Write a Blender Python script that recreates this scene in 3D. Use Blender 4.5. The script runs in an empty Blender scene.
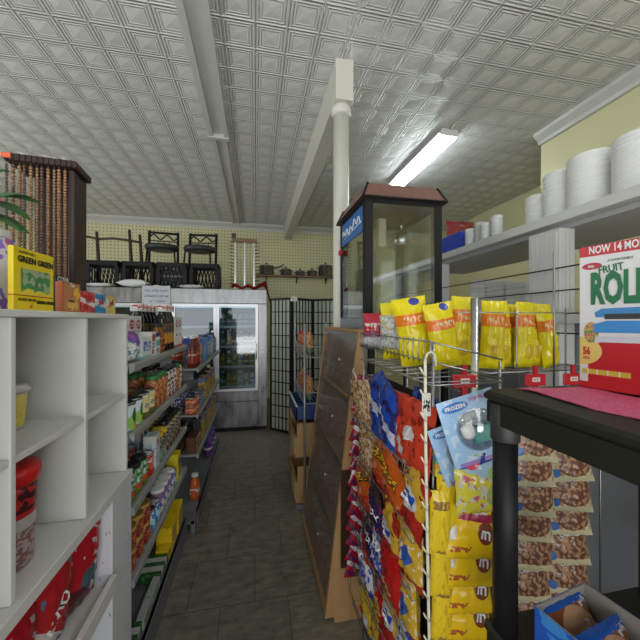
import bpy, math, random
from mathutils import Vector, Matrix, Euler
random.seed(7)
R = math.radians
PI = math.pi
# ------------------------------------------------------------------ camera, light, exposure
C = bpy.context.scene.collection
SC = bpy.context.scene
EYE = 1.55
cam = bpy.data.cameras.new('camera')
cam.angle = R(90); cam.clip_start = 0.02; cam.sensor_fit = 'HORIZONTAL'
co = bpy.data.objects.new('camera', cam); C.objects.link(co)
co.location = (0, 0, EYE); co.rotation_euler = (R(90), 0, R(-11.5))
SC.camera = co
SC.view_settings.view_transform = 'Standard'
SC.view_settings.look = 'None'
SC.view_settings.gamma = 1
SC.view_settings.use_curve_mapping = False
SC.view_settings.exposure = 0.15
W = bpy.data.worlds.new('world'); SC.world = W; W.use_nodes = True
bgn = W.node_tree.nodes['Background']
bgn.inputs[0].default_value = (0.75, 0.85, 1.0, 1); bgn.inputs[1].default_value = 0.6

def area(name, loc, rot, sx, sy, power, col):
    l = bpy.data.lights.new(name, 'AREA'); l.shape = 'RECTANGLE'; l.size = sx; l.size_y = sy
    l.energy = power; l.color = col
    o = bpy.data.objects.new(name, l); C.objects.link(o); o.location = loc; o.rotation_euler = rot
    return o
# daylight coming through the shop front behind the camera
area('shopfront_daylight', (-0.6, -2.2, 1.6), (R(90), 0, 0), 4.2, 2.35, 68, (0.95, 0.98, 1.0))
# added lamps without a known source; the low ones tilt up to brighten the ceiling
area('added_ceiling_uplight', (-0.6, -3.1, 0.25), (R(125), 0, 0), 5.0, 1.6, 95, (1.0, 0.97, 0.92))
area('added_side_fill', (-4.95, 2.2, 1.7), (R(90), 0, R(-90)), 4.0, 1.7, 45, (0.95, 0.98, 1.0))  # added fill lamp shining in through the invented side opening
area('added_side_uplight', (-5.6, 2.2, 0.4), (R(125), 0, R(-90)), 4.5, 1.4, 48, (1.0, 0.97, 0.92))  # added uplight aimed through the same invented opening

# ------------------------------------------------------------------ materials
MATS = {}
def mat(name, col, rough=.5, metal=0, spec=.5, emis=None, es=0, alpha=1, coat=0):
    if name in MATS: return MATS[name]
    m = bpy.data.materials.new(name); m.use_nodes = True
    b = m.node_tree.nodes['Principled BSDF']
    b.inputs['Base Color'].default_value = (*col, 1)
    b.inputs['Roughness'].default_value = rough
    b.inputs['Metallic'].default_value = metal
    b.inputs['Specular IOR Level'].default_value = spec
    b.inputs['Coat Weight'].default_value = coat
    if emis: b.inputs['Emission Color'].default_value = (*emis, 1); b.inputs['Emission Strength'].default_value = es
    MATS[name] = m
    return m

class NT:
    def __init__(s, m):
        s.t = m.node_tree; s.b = s.t.nodes['Principled BSDF']
    def n(s, ty, **k):
        x = s.t.nodes.new(ty)
        for a, v in k.items(): setattr(x, a, v)
        return x
    def put(s, i, v):
        if isinstance(v, bpy.types.NodeSocket): s.t.links.new(v, i)
        else: i.default_value = v
    def math(s, op, a, b=0.0, c=None):
        x = s.n('ShaderNodeMath', operation=op)
        s.put(x.inputs[0], a); s.put(x.inputs[1], b)
        if c is not None: s.put(x.inputs[2], c)
        return x.outputs[0]
    def vm(s, op, a, b=(0, 0, 0)):
        x = s.n('ShaderNodeVectorMath', operation=op)
        s.put(x.inputs[0], a); s.put(x.inputs[1], b)
        return x.outputs['Value'] if op == 'LENGTH' else x.outputs[0]
    def mix(s, f, a, b):
        x = s.n('ShaderNodeMix', data_type='RGBA')
        s.put(x.inputs[0], f); s.put(x.inputs[6], a); s.put(x.inputs[7], b)
        return x.outputs[2]

def c4(c): return (c[0], c[1], c[2], 1)
def art(name, base, layers, rough=.35, bump=0):
    """printed packaging: flat colour shapes laid over the front (generated x, z)"""
    if name in MATS: return MATS[name]
    m = mat(name, base, rough)
    N = NT(m)
    g = N.n('ShaderNodeTexCoord').outputs['Generated']
    sep = N.n('ShaderNodeSeparateXYZ'); N.put(sep.inputs[0], g)
    x, z = sep.outputs[0], sep.outputs[2]
    col = c4(base)
    def rect(r):
        a = N.math('COMPARE', x, (r[0]+r[1])/2, (r[1]-r[0])/2)
        b = N.math('COMPARE', z, (r[2]+r[3])/2, (r[3]-r[2])/2)
        return N.math('MULTIPLY', a, b)
    for L in layers:
        k = L[0]
        if k == 'band': f = N.math('COMPARE', z, (L[1]+L[2])/2, (L[2]-L[1])/2); c = L[3]
        elif k == 'diag':
            t = N.math('ADD', z, N.math('MULTIPLY', x, L[3])); f = N.math('COMPARE', t, (L[1]+L[2])/2, (L[2]-L[1])/2); c = L[4]
        elif k == 'rect': f = rect(L[1:5]); c = L[5]
        elif k == 'ell':
            v = N.vm('SUBTRACT', g, (L[1], 0, L[2])); v = N.vm('MULTIPLY', v, (1/L[3], 0, 1/L[4]))
            f = N.math('LESS_THAN', N.vm('LENGTH', v), 1.0); c = L[5]
        elif k == 'spots':   # scale, threshold, colour, rect
            nz = N.n('ShaderNodeTexNoise'); N.put(nz.inputs['Vector'], g); nz.inputs['Scale'].default_value = L[1]
            nz.inputs['Detail'].default_value = 1
            f = N.math('GREATER_THAN', nz.outputs[0], L[2]); c = L[3]
            if len(L) > 4: f = N.math('MULTIPLY', f, rect(L[4]))
        elif k == 'scrib':   # rect, colour, sx, sz : a line of tiny print
            r = L[1]; v = N.vm('MULTIPLY', g, (L[3], 1, L[4]))
            nz = N.n('ShaderNodeTexNoise'); N.put(nz.inputs['Vector'], v); nz.inputs['Scale'].default_value = 1
            nz.inputs['Detail'].default_value = 0
            f = N.math('MULTIPLY', N.math('GREATER_THAN', nz.outputs[0], .5), rect(r)); c = L[2]
        col = N.mix(f, col, c4(c))
    N.put(N.b.inputs['Base Color'], col)
    return m

white = mat('white_paint', (.62, .62, .6), .45)
post_white = mat('post_paint', (.70, .69, .62), .4)
shelfwhite = mat('shelf_melamine', (.66, .66, .63), .4)
blk = mat('black_plastic', (.010, .010, .011), .5, 0, .25)
blkm = mat('black_metal', (.010, .010, .010), .45, 0, .3)
chrome = mat('chrome', (.6, .6, .6), .25, 1)
galv = mat('wire_steel', (.42, .42, .42), .35, 1)
steel = mat('fridge_steel', (.5, .5, .5), .3, 1)
gshelf = mat('gondola_paint', (.27, .275, .26), .45)
gdark = mat('gondola_kick', (.16, .165, .18), .5)
red = mat('red_plastic', (.5, .015, .02), .35)
whitep = mat('white_plastic', (.75, .75, .73), .35)
foam = mat('white_foam', (.8, .8, .79), .6)
potm = mat('pot_metal', (.42, .42, .42), .22, .9)
cream = mat('ivory_plastic', (.72, .68, .52), .4)

def steel_streaks(m):
    N = NT(m); g = N.n('ShaderNodeTexCoord').outputs['Object']
    v = N.vm('MULTIPLY', g, (5, 5, 1.6))
    nz = N.n('ShaderNodeTexNoise'); N.put(nz.inputs['Vector'], v); nz.inputs['Scale'].default_value = 2.5; nz.inputs['Detail'].default_value = 4
    N.put(N.b.inputs['Roughness'], N.math('MULTIPLY_ADD', nz.outputs[0], .35, .15))
    N.put(N.b.inputs['Base Color'], N.mix(nz.outputs[0], (.07, .07, .075, 1), (.46, .46, .46, 1)))
steel_streaks(steel)

def wood(name, c1, c2, sc=6, rough=.45, stretch=(1, 1, .12)):
    if name in MATS: return MATS[name]
    m = mat(name, c1, rough); N = NT(m)
    g = N.n('ShaderNodeTexCoord').outputs['Object']
    v = N.vm('MULTIPLY', g, stretch)
    nz = N.n('ShaderNodeTexNoise'); N.put(nz.inputs['Vector'], v); nz.inputs['Scale'].default_value = sc*6; nz.inputs['Detail'].default_value = 5
    N.put(N.b.inputs['Base Color'], N.mix(nz.outputs[0], c4(c1), c4(c2)))
    return m
lightwood = wood('maple_wood', (.36, .19, .075), (.52, .31, .14))
darkwood = wood('dark_wood', (.014, .004, .003), (.045, .013, .009))
bamboo = wood('dark_bamboo', (.03, .02, .012), (.08, .05, .03))
plankwood = wood('shelf_wood', (.15, .09, .045), (.28, .18, .1), stretch=(.12, 1, 1))
roofbrown = wood('brown_laminate', (.15, .07, .055), (.21, .105, .08))

def pegboard(name, col, dot, pitch=.0254, r=.2, axis='x'):
    m = mat(name, col, .7); N = NT(m)
    g = N.n('ShaderNodeTexCoord').outputs['Object']
    v = N.vm('MULTIPLY', g, (1/pitch, 1/pitch, 1/pitch))
    fr = N.n('ShaderNodeVectorMath', operation='FRACTION'); N.put(fr.inputs[0], v)
    v = N.vm('SUBTRACT', fr.outputs[0], (.5, .5, .5))
    v = N.vm('MULTIPLY', v, (0, 1, 1) if axis == 'y' else (1, 0, 1))
    f = N.math('LESS_THAN', N.vm('LENGTH', v), r)
    nz = N.n('ShaderNodeTexNoise'); N.put(nz.inputs['Vector'], g); nz.inputs['Scale'].default_value = 1.5
    base = N.mix(nz.outputs[0], c4([a*.9 for a in col]), c4([min(1, a*1.08) for a in col]))
    N.put(N.b.inputs['Base Color'], N.mix(f, base, c4(dot)))
    return m
peg = pegboard('yellow_pegboard', (.80, .77, .48), (.22, .20, .10), .06, .17)
pegb = pegboard('beige_pegboard', (.5, .46, .33), (.1, .09, .06), .03, .2, 'y')
yellow_wall = mat('yellow_wall', (.68, .64, .38), .6)

def tin():
    m = mat('pressed_tin', (.56, .56, .54), .34, 0, .5); N = NT(m)
    g = N.n('ShaderNodeTexCoord').outputs['Object']
    def tri(p, off=0):
        v = N.vm('MULTIPLY', g, (1/p, 1/p, 0))
        fr = N.n('ShaderNodeVectorMath', operation='FRACTION'); N.put(fr.inputs[0], v)
        v = N.vm('SUBTRACT', fr.outputs[0], (.5, .5, 0))
        v2 = N.n('ShaderNodeVectorMath', operation='ABSOLUTE'); N.put(v2.inputs[0], v)
        s = N.n('ShaderNodeSeparateXYZ'); N.put(s.inputs[0], v2.outputs[0])
        return N.math('MAXIMUM', s.outputs[0], s.outputs[1])      # .5 on the tile edge, 0 in its middle
    d = tri(.205)
    def ridge(c, w, a):
        t = N.math('SUBTRACT', 1.0, N.math('MINIMUM', 1.0, N.math('DIVIDE', N.math('ABSOLUTE', N.math('SUBTRACT', d, c)), w)))
        return N.math('MULTIPLY', t, a)
    h = N.math('ADD', ridge(.5, .05, 1.0), ridge(.39, .035, .7))
    h = N.math('ADD', h, ridge(.30, .03, .4))
    h = N.math('ADD', h, N.math('MULTIPLY', N.math('MINIMUM', d, .25), -1.2))
    nz = N.n('ShaderNodeTexNoise'); N.put(nz.inputs['Vector'], g); nz.inputs['Scale'].default_value = 3; nz.inputs['Detail'].default_value = 3
    h = N.math('ADD', h, N.math('MULTIPLY', nz.outputs[0], .8))
    b = N.n('ShaderNodeBump'); b.inputs['Strength'].default_value = 1; b.inputs['Distance'].default_value = .014
    N.put(b.inputs['Height'], h); N.put(N.b.inputs['Normal'], b.outputs[0])
    N.put(N.b.inputs['Base Color'], N.mix(nz.outputs[0], (.66, .66, .64, 1), (.80, .80, .78, 1)))
    return m
tin_m = tin()

def floor_mat():
    m = mat('vinyl_tiles', (.06, .055, .045), .42); N = NT(m)
    g = N.n('ShaderNodeTexCoord').outputs['Object']
    br = N.n('ShaderNodeTexBrick'); br.offset = 0.5; N.put(br.inputs['Vector'], g)
    br.inputs['Scale'].default_value = 1; br.inputs['Brick Width'].default_value = .36; br.inputs['Row Height'].default_value = .36
    br.inputs['Mortar Size'].default_value = .0025; br.inputs['Mortar Smooth'].default_value = 0
    br.inputs['Color1'].default_value = (.20, .18, .13, 1); br.inputs['Color2'].default_value = (.17, .155, .11, 1)
    br.inputs['Mortar'].default_value = (.07, .063, .047, 1)
    nz = N.n('ShaderNodeTexNoise'); N.put(nz.inputs['Vector'], N.vm('MULTIPLY', g, (1, 2.5, 1))); nz.inputs['Scale'].default_value = 9; nz.inputs['Detail'].default_value = 6; nz.inputs['Roughness'].default_value = .7
    rmp = N.n('ShaderNodeMapRange'); N.put(rmp.inputs[0], nz.outputs[0]); rmp.inputs[1].default_value = .3; rmp.inputs[2].default_value = .75; rmp.inputs[3].default_value = .5; rmp.inputs[4].default_value = 1.7
    mul = N.vm('SCALE', br.outputs[0]); mul.node.inputs['Scale'].default_value = 1
    N.put(mul.node.inputs['Scale'], rmp.outputs[0])
    N.put(N.b.inputs['Base Color'], mul)
    N.put(N.b.inputs['Roughness'], N.math('MULTIPLY_ADD', nz.outputs[0], .3, .3))
    return m

def glass(name, tint=(.9, .95, .95), amt=.12):
    m = bpy.data.materials.new(name); m.use_nodes = True; t = m.node_tree; t.nodes.clear()
    o = t.nodes.new('ShaderNodeOutputMaterial'); mx = t.nodes.new('ShaderNodeMixShader')
    tr = t.nodes.new('ShaderNodeBsdfTransparent'); tr.inputs[0].default_value = (*tint, 1)
    gl = t.nodes.new('ShaderNodeBsdfGlossy'); gl.inputs['Roughness'].default_value = .04
    lw = t.nodes.new('ShaderNodeLayerWeight'); lw.inputs[0].default_value = .25
    ma = t.nodes.new('ShaderNodeMath'); ma.operation = 'MULTIPLY_ADD'; ma.inputs[1].default_value = .26; ma.inputs[2].default_value = amt
    t.links.new(lw.outputs['Facing'], ma.inputs[0]); t.links.new(ma.outputs[0], mx.inputs[0])
    t.links.new(tr.outputs[0], mx.inputs[1]); t.links.new(gl.outputs[0], mx.inputs[2]); t.links.new(mx.outputs[0], o.inputs[0])
    return m
pane_m = glass('clear_pane', (.93, .96, .95), .20)
door_glass = glass('fridge_glass', (.62, .70, .72), .08)
clearpl = glass('clear_plastic', (.88, .88, .88), .16)
glare_tint = mat('case_door_painted_glare', (.26, .19, .14), .16, coat=.6); glare_tint.node_tree.nodes['Principled BSDF'].inputs['Alpha'].default_value = .55  # brown see-through tint paints the glare on the clear doors

# ------------------------------------------------------------------ mesh helpers
class MB:
    def __init__(s): s.v = []; s.f = []; s.m = []; s.sm = []
    def add(s, vs, fs, mi=0, smooth=False):
        k = len(s.v); s.v += [tuple(p) for p in vs]
        for f in fs: s.f.append([i+k for i in f]); s.m.append(mi); s.sm.append(smooth)
        return s
    def box(s, x0, x1, y0, y1, z0, z1, mi=0, M=None):
        vs = [Vector(p) for p in ((x0,y0,z0),(x1,y0,z0),(x1,y1,z0),(x0,y1,z0),(x0,y0,z1),(x1,y0,z1),(x1,y1,z1),(x0,y1,z1))]
        if M: vs = [M @ p for p in vs]
        return s.add(vs, [(0,3,2,1),(4,5,6,7),(0,1,5,4),(1,2,6,5),(2,3,7,6),(3,0,4,7)], mi)
    def bbox(s, x0, x1, y0, y1, z0, z1, b=.003, mi=0):
        """box with chamfered edges"""
        b = min(b, (x1-x0)*.3, (y1-y0)*.3, (z1-z0)*.3)
        rings = []
        for z, i in ((z0, b), (z0+b, 0), (z1-b, 0), (z1, b)):
            X0, X1, Y0, Y1 = x0+i, x1-i, y0+i, y1-i
            c = b
            rings.append([(X0+c,Y0,z),(X1-c,Y0,z),(X1,Y0+c,z),(X1,Y1-c,z),(X1-c,Y1,z),(X0+c,Y1,z),(X0,Y1-c,z),(X0,Y0+c,z)])
        vs = [p for r in rings for p in r]; fs = []
        for k in range(3):
            for i in range(8):
                j = (i+1) % 8; fs.append((k*8+i, k*8+j, k*8+8+j, k*8+8+i))
        fs.append(tuple(range(7, -1, -1))); fs.append(tuple(range(24, 32)))
        return s.add(vs, fs, mi)
    def tube(s, pts, r, n=8, mi=0, cap=True):
        pts = [Vector(p) for p in pts]; vs = []; fs = []
        rr = r if isinstance(r, (list, tuple)) else [r]*len(pts)
        up = None
        for i, p in enumerate(pts):
            d = (pts[min(i+1, len(pts)-1)]-pts[max(i-1, 0)]).normalized()
            if up is None or abs(up.dot(d)) > .95: up = Vector((0, 0, 1)) if abs(d.z) < .9 else Vector((1, 0, 0))
            a = d.cross(up).normalized(); b = a.cross(d).normalized(); up = b
            for k in range(n):
                t = 2*PI*k/n; vs.append(p + a*math.cos(t)*rr[i] + b*math.sin(t)*rr[i])
        for i in range(len(pts)-1):
            for k in range(n):
                j = (k+1) % n; fs.append((i*n+k, i*n+j, i*n+n+j, i*n+n+k))
        s.add(vs, fs, mi, True)
        if cap:
            e = len(vs)-n
            s.add(vs[:n], [tuple(range(n))], mi); s.add(vs[e:], [tuple(range(n-1, -1, -1))], mi)
        return s
    def lathe(s, prof, cx=0, cy=0, n=20, mi=0, sx=1, sy=1, cap=True):
        vs = []; fs = []
        for (r, z) in prof:
            for k in range(n):
                t = 2*PI*k/n; vs.append((cx+r*math.cos(t)*sx, cy+r*math.sin(t)*sy, z))
        for i in range(len(prof)-1):
            for k in range(n):
                j = (k+1) % n; fs.append((i*n+k, i*n+j, i*n+n+j, i*n+n+k))
        s.add(vs, fs, mi, True)
        if cap:
            s.add(vs[:n], [tuple(range(n-1, -1, -1))], mi); s.add(vs[-n:], [tuple(range(n))], mi)
        return s
    def prism(s, poly, y0, y1, mi=0, axis='y'):
        n = len(poly)
        if axis == 'y': vs = [(a, y0, b) for a, b in poly] + [(a, y1, b) for a, b in poly]
        elif axis == 'x': vs = [(y0, a, b) for a, b in poly] + [(y1, a, b) for a, b in poly]
        else: vs = [(a, b, y0) for a, b in poly] + [(a, b, y1) for a, b in poly]
        fs = [tuple(range(n)), tuple(range(2*n-1, n-1, -1))]
        for i in range(n):
            j = (i+1) % n; fs.append((i, i+n, j+n, j))
        return s.add(vs, fs, mi)
    def build(s, name, mats, parent=None, loc=None, rot=None):
        me = bpy.data.meshes.new(name); me.from_pydata(s.v, [], s.f)
        if not isinstance(mats, (list, tuple)): mats = [mats]
        for m in mats: me.materials.append(m)
        me.polygons.foreach_set('material_index', s.m); me.polygons.foreach_set('use_smooth', s.sm)
        import bmesh
        b = bmesh.new(); b.from_mesh(me); bmesh.ops.remove_doubles(b, verts=b.verts, dist=1e-5)
        bmesh.ops.recalc_face_normals(b, faces=b.faces); b.to_mesh(me); b.free()
        o = bpy.data.objects.new(name, me); C.objects.link(o)
        if parent: o.parent = parent
        if loc: o.location = loc
        if rot: o.rotation_euler = rot
        return o

def tag(o, label=None, cat=None, group=None, kind=None):
    if label: o['label'] = label
    if cat: o['category'] = cat
    if group: o['group'] = group
    if kind: o['kind'] = kind
    return o
def thing(name, label, cat, loc=(0,0,0), rz=0, group=None):
    o = bpy.data.objects.new(name, None); C.objects.link(o); o.empty_display_size = .05
    o.location = loc; o.rotation_euler = (0, 0, rz)
    return tag(o, label, cat, group)
def copy_tree(o, parent=None):
    c = o.copy(); C.objects.link(c)
    if parent: c.parent = parent
    for ch in list(o.children): copy_tree(ch, c)
    return c
def at(px, py, Y):
    """world x and z of the spot at distance Y down the shop seen in that direction"""
    u = (px-320)/320; c, n_ = math.cos(R(11.5)), math.sin(R(11.5))
    X = Y*(u*c+n_)/(c-n_*u); zc_ = n_*X+c*Y
    return X, EYE-(py-320)/320*zc_
def struct(o): o['kind'] = 'structure'; return o

_tc = {}
def text_verts(s, size, bold=0.0, shear=0, ext=0):
    """flat glyph outlines as verts/faces in x,z (centred)"""
    key = (s, bold, shear)
    if key not in _tc:
        cu = bpy.data.curves.new('t', 'FONT'); cu.body = s; cu.size = 1; cu.align_x = 'CENTER'; cu.align_y = 'CENTER'
        cu.offset = bold; cu.shear = shear; cu.resolution_u = 2
        o = bpy.data.objects.new('t', cu); C.objects.link(o)
        me = bpy.data.meshes.new_from_object(o.evaluated_get(bpy.context.evaluated_depsgraph_get()))
        _tc[key] = ([v.co.copy() for v in me.vertices], [tuple(p.vertices) for p in me.polygons])
        bpy.data.objects.remove(o); bpy.data.curves.remove(cu); bpy.data.meshes.remove(me)
    vs, fs = _tc[key]
    return [(v.x*size, v.y*size) for v in vs], fs
def lettering(s, size, m, parent, x, y, z, rz=0, tilt=0, bold=.012, surf=None, shear=0, name='lettering', sxx=1):
    """letters on a face whose outward normal is local -y; surf(x,z) gives y of a curved face"""
    vs, fs = text_verts(s, size, bold, shear)
    out = []; ct, st = math.cos(tilt), math.sin(tilt)
    for a, b in vs:
        a *= sxx
        a, b = a*ct-b*st, a*st+b*ct
        px, pz = x+a, z+b
        out.append((px, surf(px, pz)-.0012 if surf else y, pz))
    # give the print a slight thickness
    n = len(out); back = [(p[0], p[1]+.0006, p[2]) for p in out]
    b = MB(); b.add(out+back, [tuple(f) for f in fs]+[tuple(i+n for i in reversed(f)) for f in fs])
    o = b.build(name, m, parent)
    if rz: o.rotation_euler.z = rz
    return o
ink_w = mat('white_ink', (.8, .8, .78), .4); ink_r = mat('red_ink', (.55, .02, .03), .4); ink_k = mat('black_ink', (.01, .01, .01), .4)
ink_g = mat('green_ink', (.01, .16, .06), .4); ink_y = mat('yellow_ink', (.85, .6, .03), .4); ink_b = mat('blue_ink', (.02, .06, .4), .4)
ink_br = mat('brown_ink', (.09, .02, .01), .4); ink_o = mat('orange_ink', (.8, .2, .02), .4)

# ------------------------------------------------------------------ product builders (front faces local -y, origin bottom centre)
def pouch_fn(w, h, t, seed=0, lump=.25):
    rnd = random.Random(seed); ph = [rnd.uniform(0, 6.3) for _ in range(6)]
    def f(x, z):
        u = max(-1, min(1, 2*x/w)); v = max(-1, min(1, 2*z/h-1))
        e = (1-abs(u)**2.6)**.75 * (1-abs(v)**3.2)**.7 if abs(u) < 1 and abs(v) < 1 else 0
        wr = 1+lump*(.5*math.sin(9*u+5*v+ph[0])*math.sin(6*v-3*u+ph[1])+.35*math.sin(17*u-9*v+ph[2])+.25*math.sin(21*v+ph[3]))
        return -t/2*e*wr
    return f
def pouch(name, w, h, t, m, parent, seed=0, nx=14, nz=18, lump=.25):
    F = pouch_fn(w, h, t, seed, lump); b = MB(); rnd = random.Random(seed+5)
    for sgn in (1, -1):
        vs = []; fs = []
        for j in range(nz+1):
            for i in range(nx+1):
                x = (i/nx-.5)*w; z = j/nz*h
                pinch = 1-.07*math.sin(PI*j/nz)
                zz = z + (.01*w*math.sin(i*2.9) if j in (0, nz) else 0)
                e = .002*math.sin(i*1.9+seed) if j in (0, 1, nz-1, nz) else 0
                y = F(x, z)*sgn
                vs.append((x*pinch, y+e-sgn*.0003, zz))
        for j in range(nz):
            for i in range(nx):
                a = j*(nx+1)+i; fs.append((a, a+1, a+nx+2, a+nx+1) if sgn > 0 else (a, a+nx+1, a+nx+2, a+1))
        b.add(vs, fs, 0, True)
    o = b.build(name, m, parent)
    return o, F
def P_box(w, h, d, m, text=None, side=None):
    def mk(label, cat, name):
        mats = [m, side or m]
        b = MB().bbox(-w/2, w/2, 0, d, 0, h, .0015)
        b.m = [0]*len(b.m)
        if not text: return tag(b.build(name, mats), label, cat)
        r = thing(name, label, cat); b.build('carton', mats, r)
        for t in text: lettering(t[0], t[1], t[2], r, t[3], -.0012, t[4], bold=t[5] if len(t) > 5 else .02, tilt=t[6] if len(t) > 6 else 0)
        return r
    return mk, w, d
def P_can(r, h, m, lid=None):
    lid = lid or chrome
    def mk(label, cat, name):
        b = MB(); b.lathe([(r*.94, 0), (r, .003), (r*.985, .006), (r*.985, h-.006)], 0, r, 20, 0)
        b.lathe([(r, h-.006), (r*1.0, h-.002), (r*.96, h), (r*.92, h), (r*.9, h-.003)], 0, r, 20, 1)
        return tag(b.build(name, [m, lid]), label, cat)
    return mk, 2*r, 2*r
def P_jar(r, h, m, lid, neck=.8):
    def mk(label, cat, name):
        ro = thing(name, label, cat)
        MB().lathe([(r*.9, 0), (r, .006), (r, h*.72), (r*.9, h*.8), (r*neck, h*.86), (r*neck, h*.88)], 0, r, 20).build('jar_body', m, ro)
        MB().lathe([(r*neck*1.08, h*.86), (r*neck*1.1, h*.87), (r*neck*1.1, h-.003), (r*neck*1.0, h)], 0, r, 20).build('lid', lid, ro)
        return ro
    return mk, 2*r, 2*r
def P_bottle(r, h, glassm, labelm, capm, neck=.32, caph=.12, sh=.62):
    def mk(label, cat, name):
        ro = thing(name, label, cat)
        MB().lathe([(r*.88, 0), (r, .006), (r, h*sh), (r*.93, h*(sh+.06)), (r*.55, h*(sh+.17)), (r*neck, h*(sh+.24)), (r*neck, h*.97)], 0, r, 18).build('bottle_body', glassm, ro)
        MB().lathe([(r*1.02, h*.14), (r*1.025, h*.15), (r*1.025, h*(sh-.08)), (r*1.02, h*(sh-.07))], 0, r, 18, cap=False).build('label_wrap', labelm, ro)
        MB().lathe([(r*neck*1.25, h*(1-caph)), (r*neck*1.3, h*(1-caph)+.002), (r*neck*1.3, h-.003), (r*neck*1.1, h)], 0, r, 16).build('cap', capm, ro)
        return ro
    return mk, 2*r, 2*r
def P_bag(w, h, t, m, text=None, seed=0, lump=.25):
    def mk(label, cat, name):
        if not text:
            o, F = pouch(name, w, h, t, m, None, seed, lump=lump)
            for v in o.data.vertices: v.co.y += t/2
            return tag(o, label, cat)
        r = thing(name, label, cat); o, F = pouch('pouch', w, h, t, m, r, seed, lump=lump)
        for v in o.data.vertices: v.co.y += t/2
        for q in text:
            lettering(q[0], q[1], q[2], r, q[3], 0, q[4], bold=.02, tilt=q[5] if len(q) > 5 else 0,
                      surf=lambda x, z: F(x, z)+t/2-.0008, sxx=q[6] if len(q) > 6 else 1)
        return r
    return mk, w, t

PROT = {}
def place(key, label, loc, rz=0, group=None, rx=0, ry=0, s=1):
    spec, cat, name = LIB[key][:3]
    if key not in PROT:
        o = spec[0](label, cat, name); PROT[key] = o
    else:
        o = copy_tree(PROT[key])
    o['label'] = label; o['category'] = cat
    o.location = loc; o.rotation_euler = (rx, ry, rz); o.scale = (s, s, s)
    if group: o['group'] = group
    elif 'group' in o: del o['group']
    return o

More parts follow.
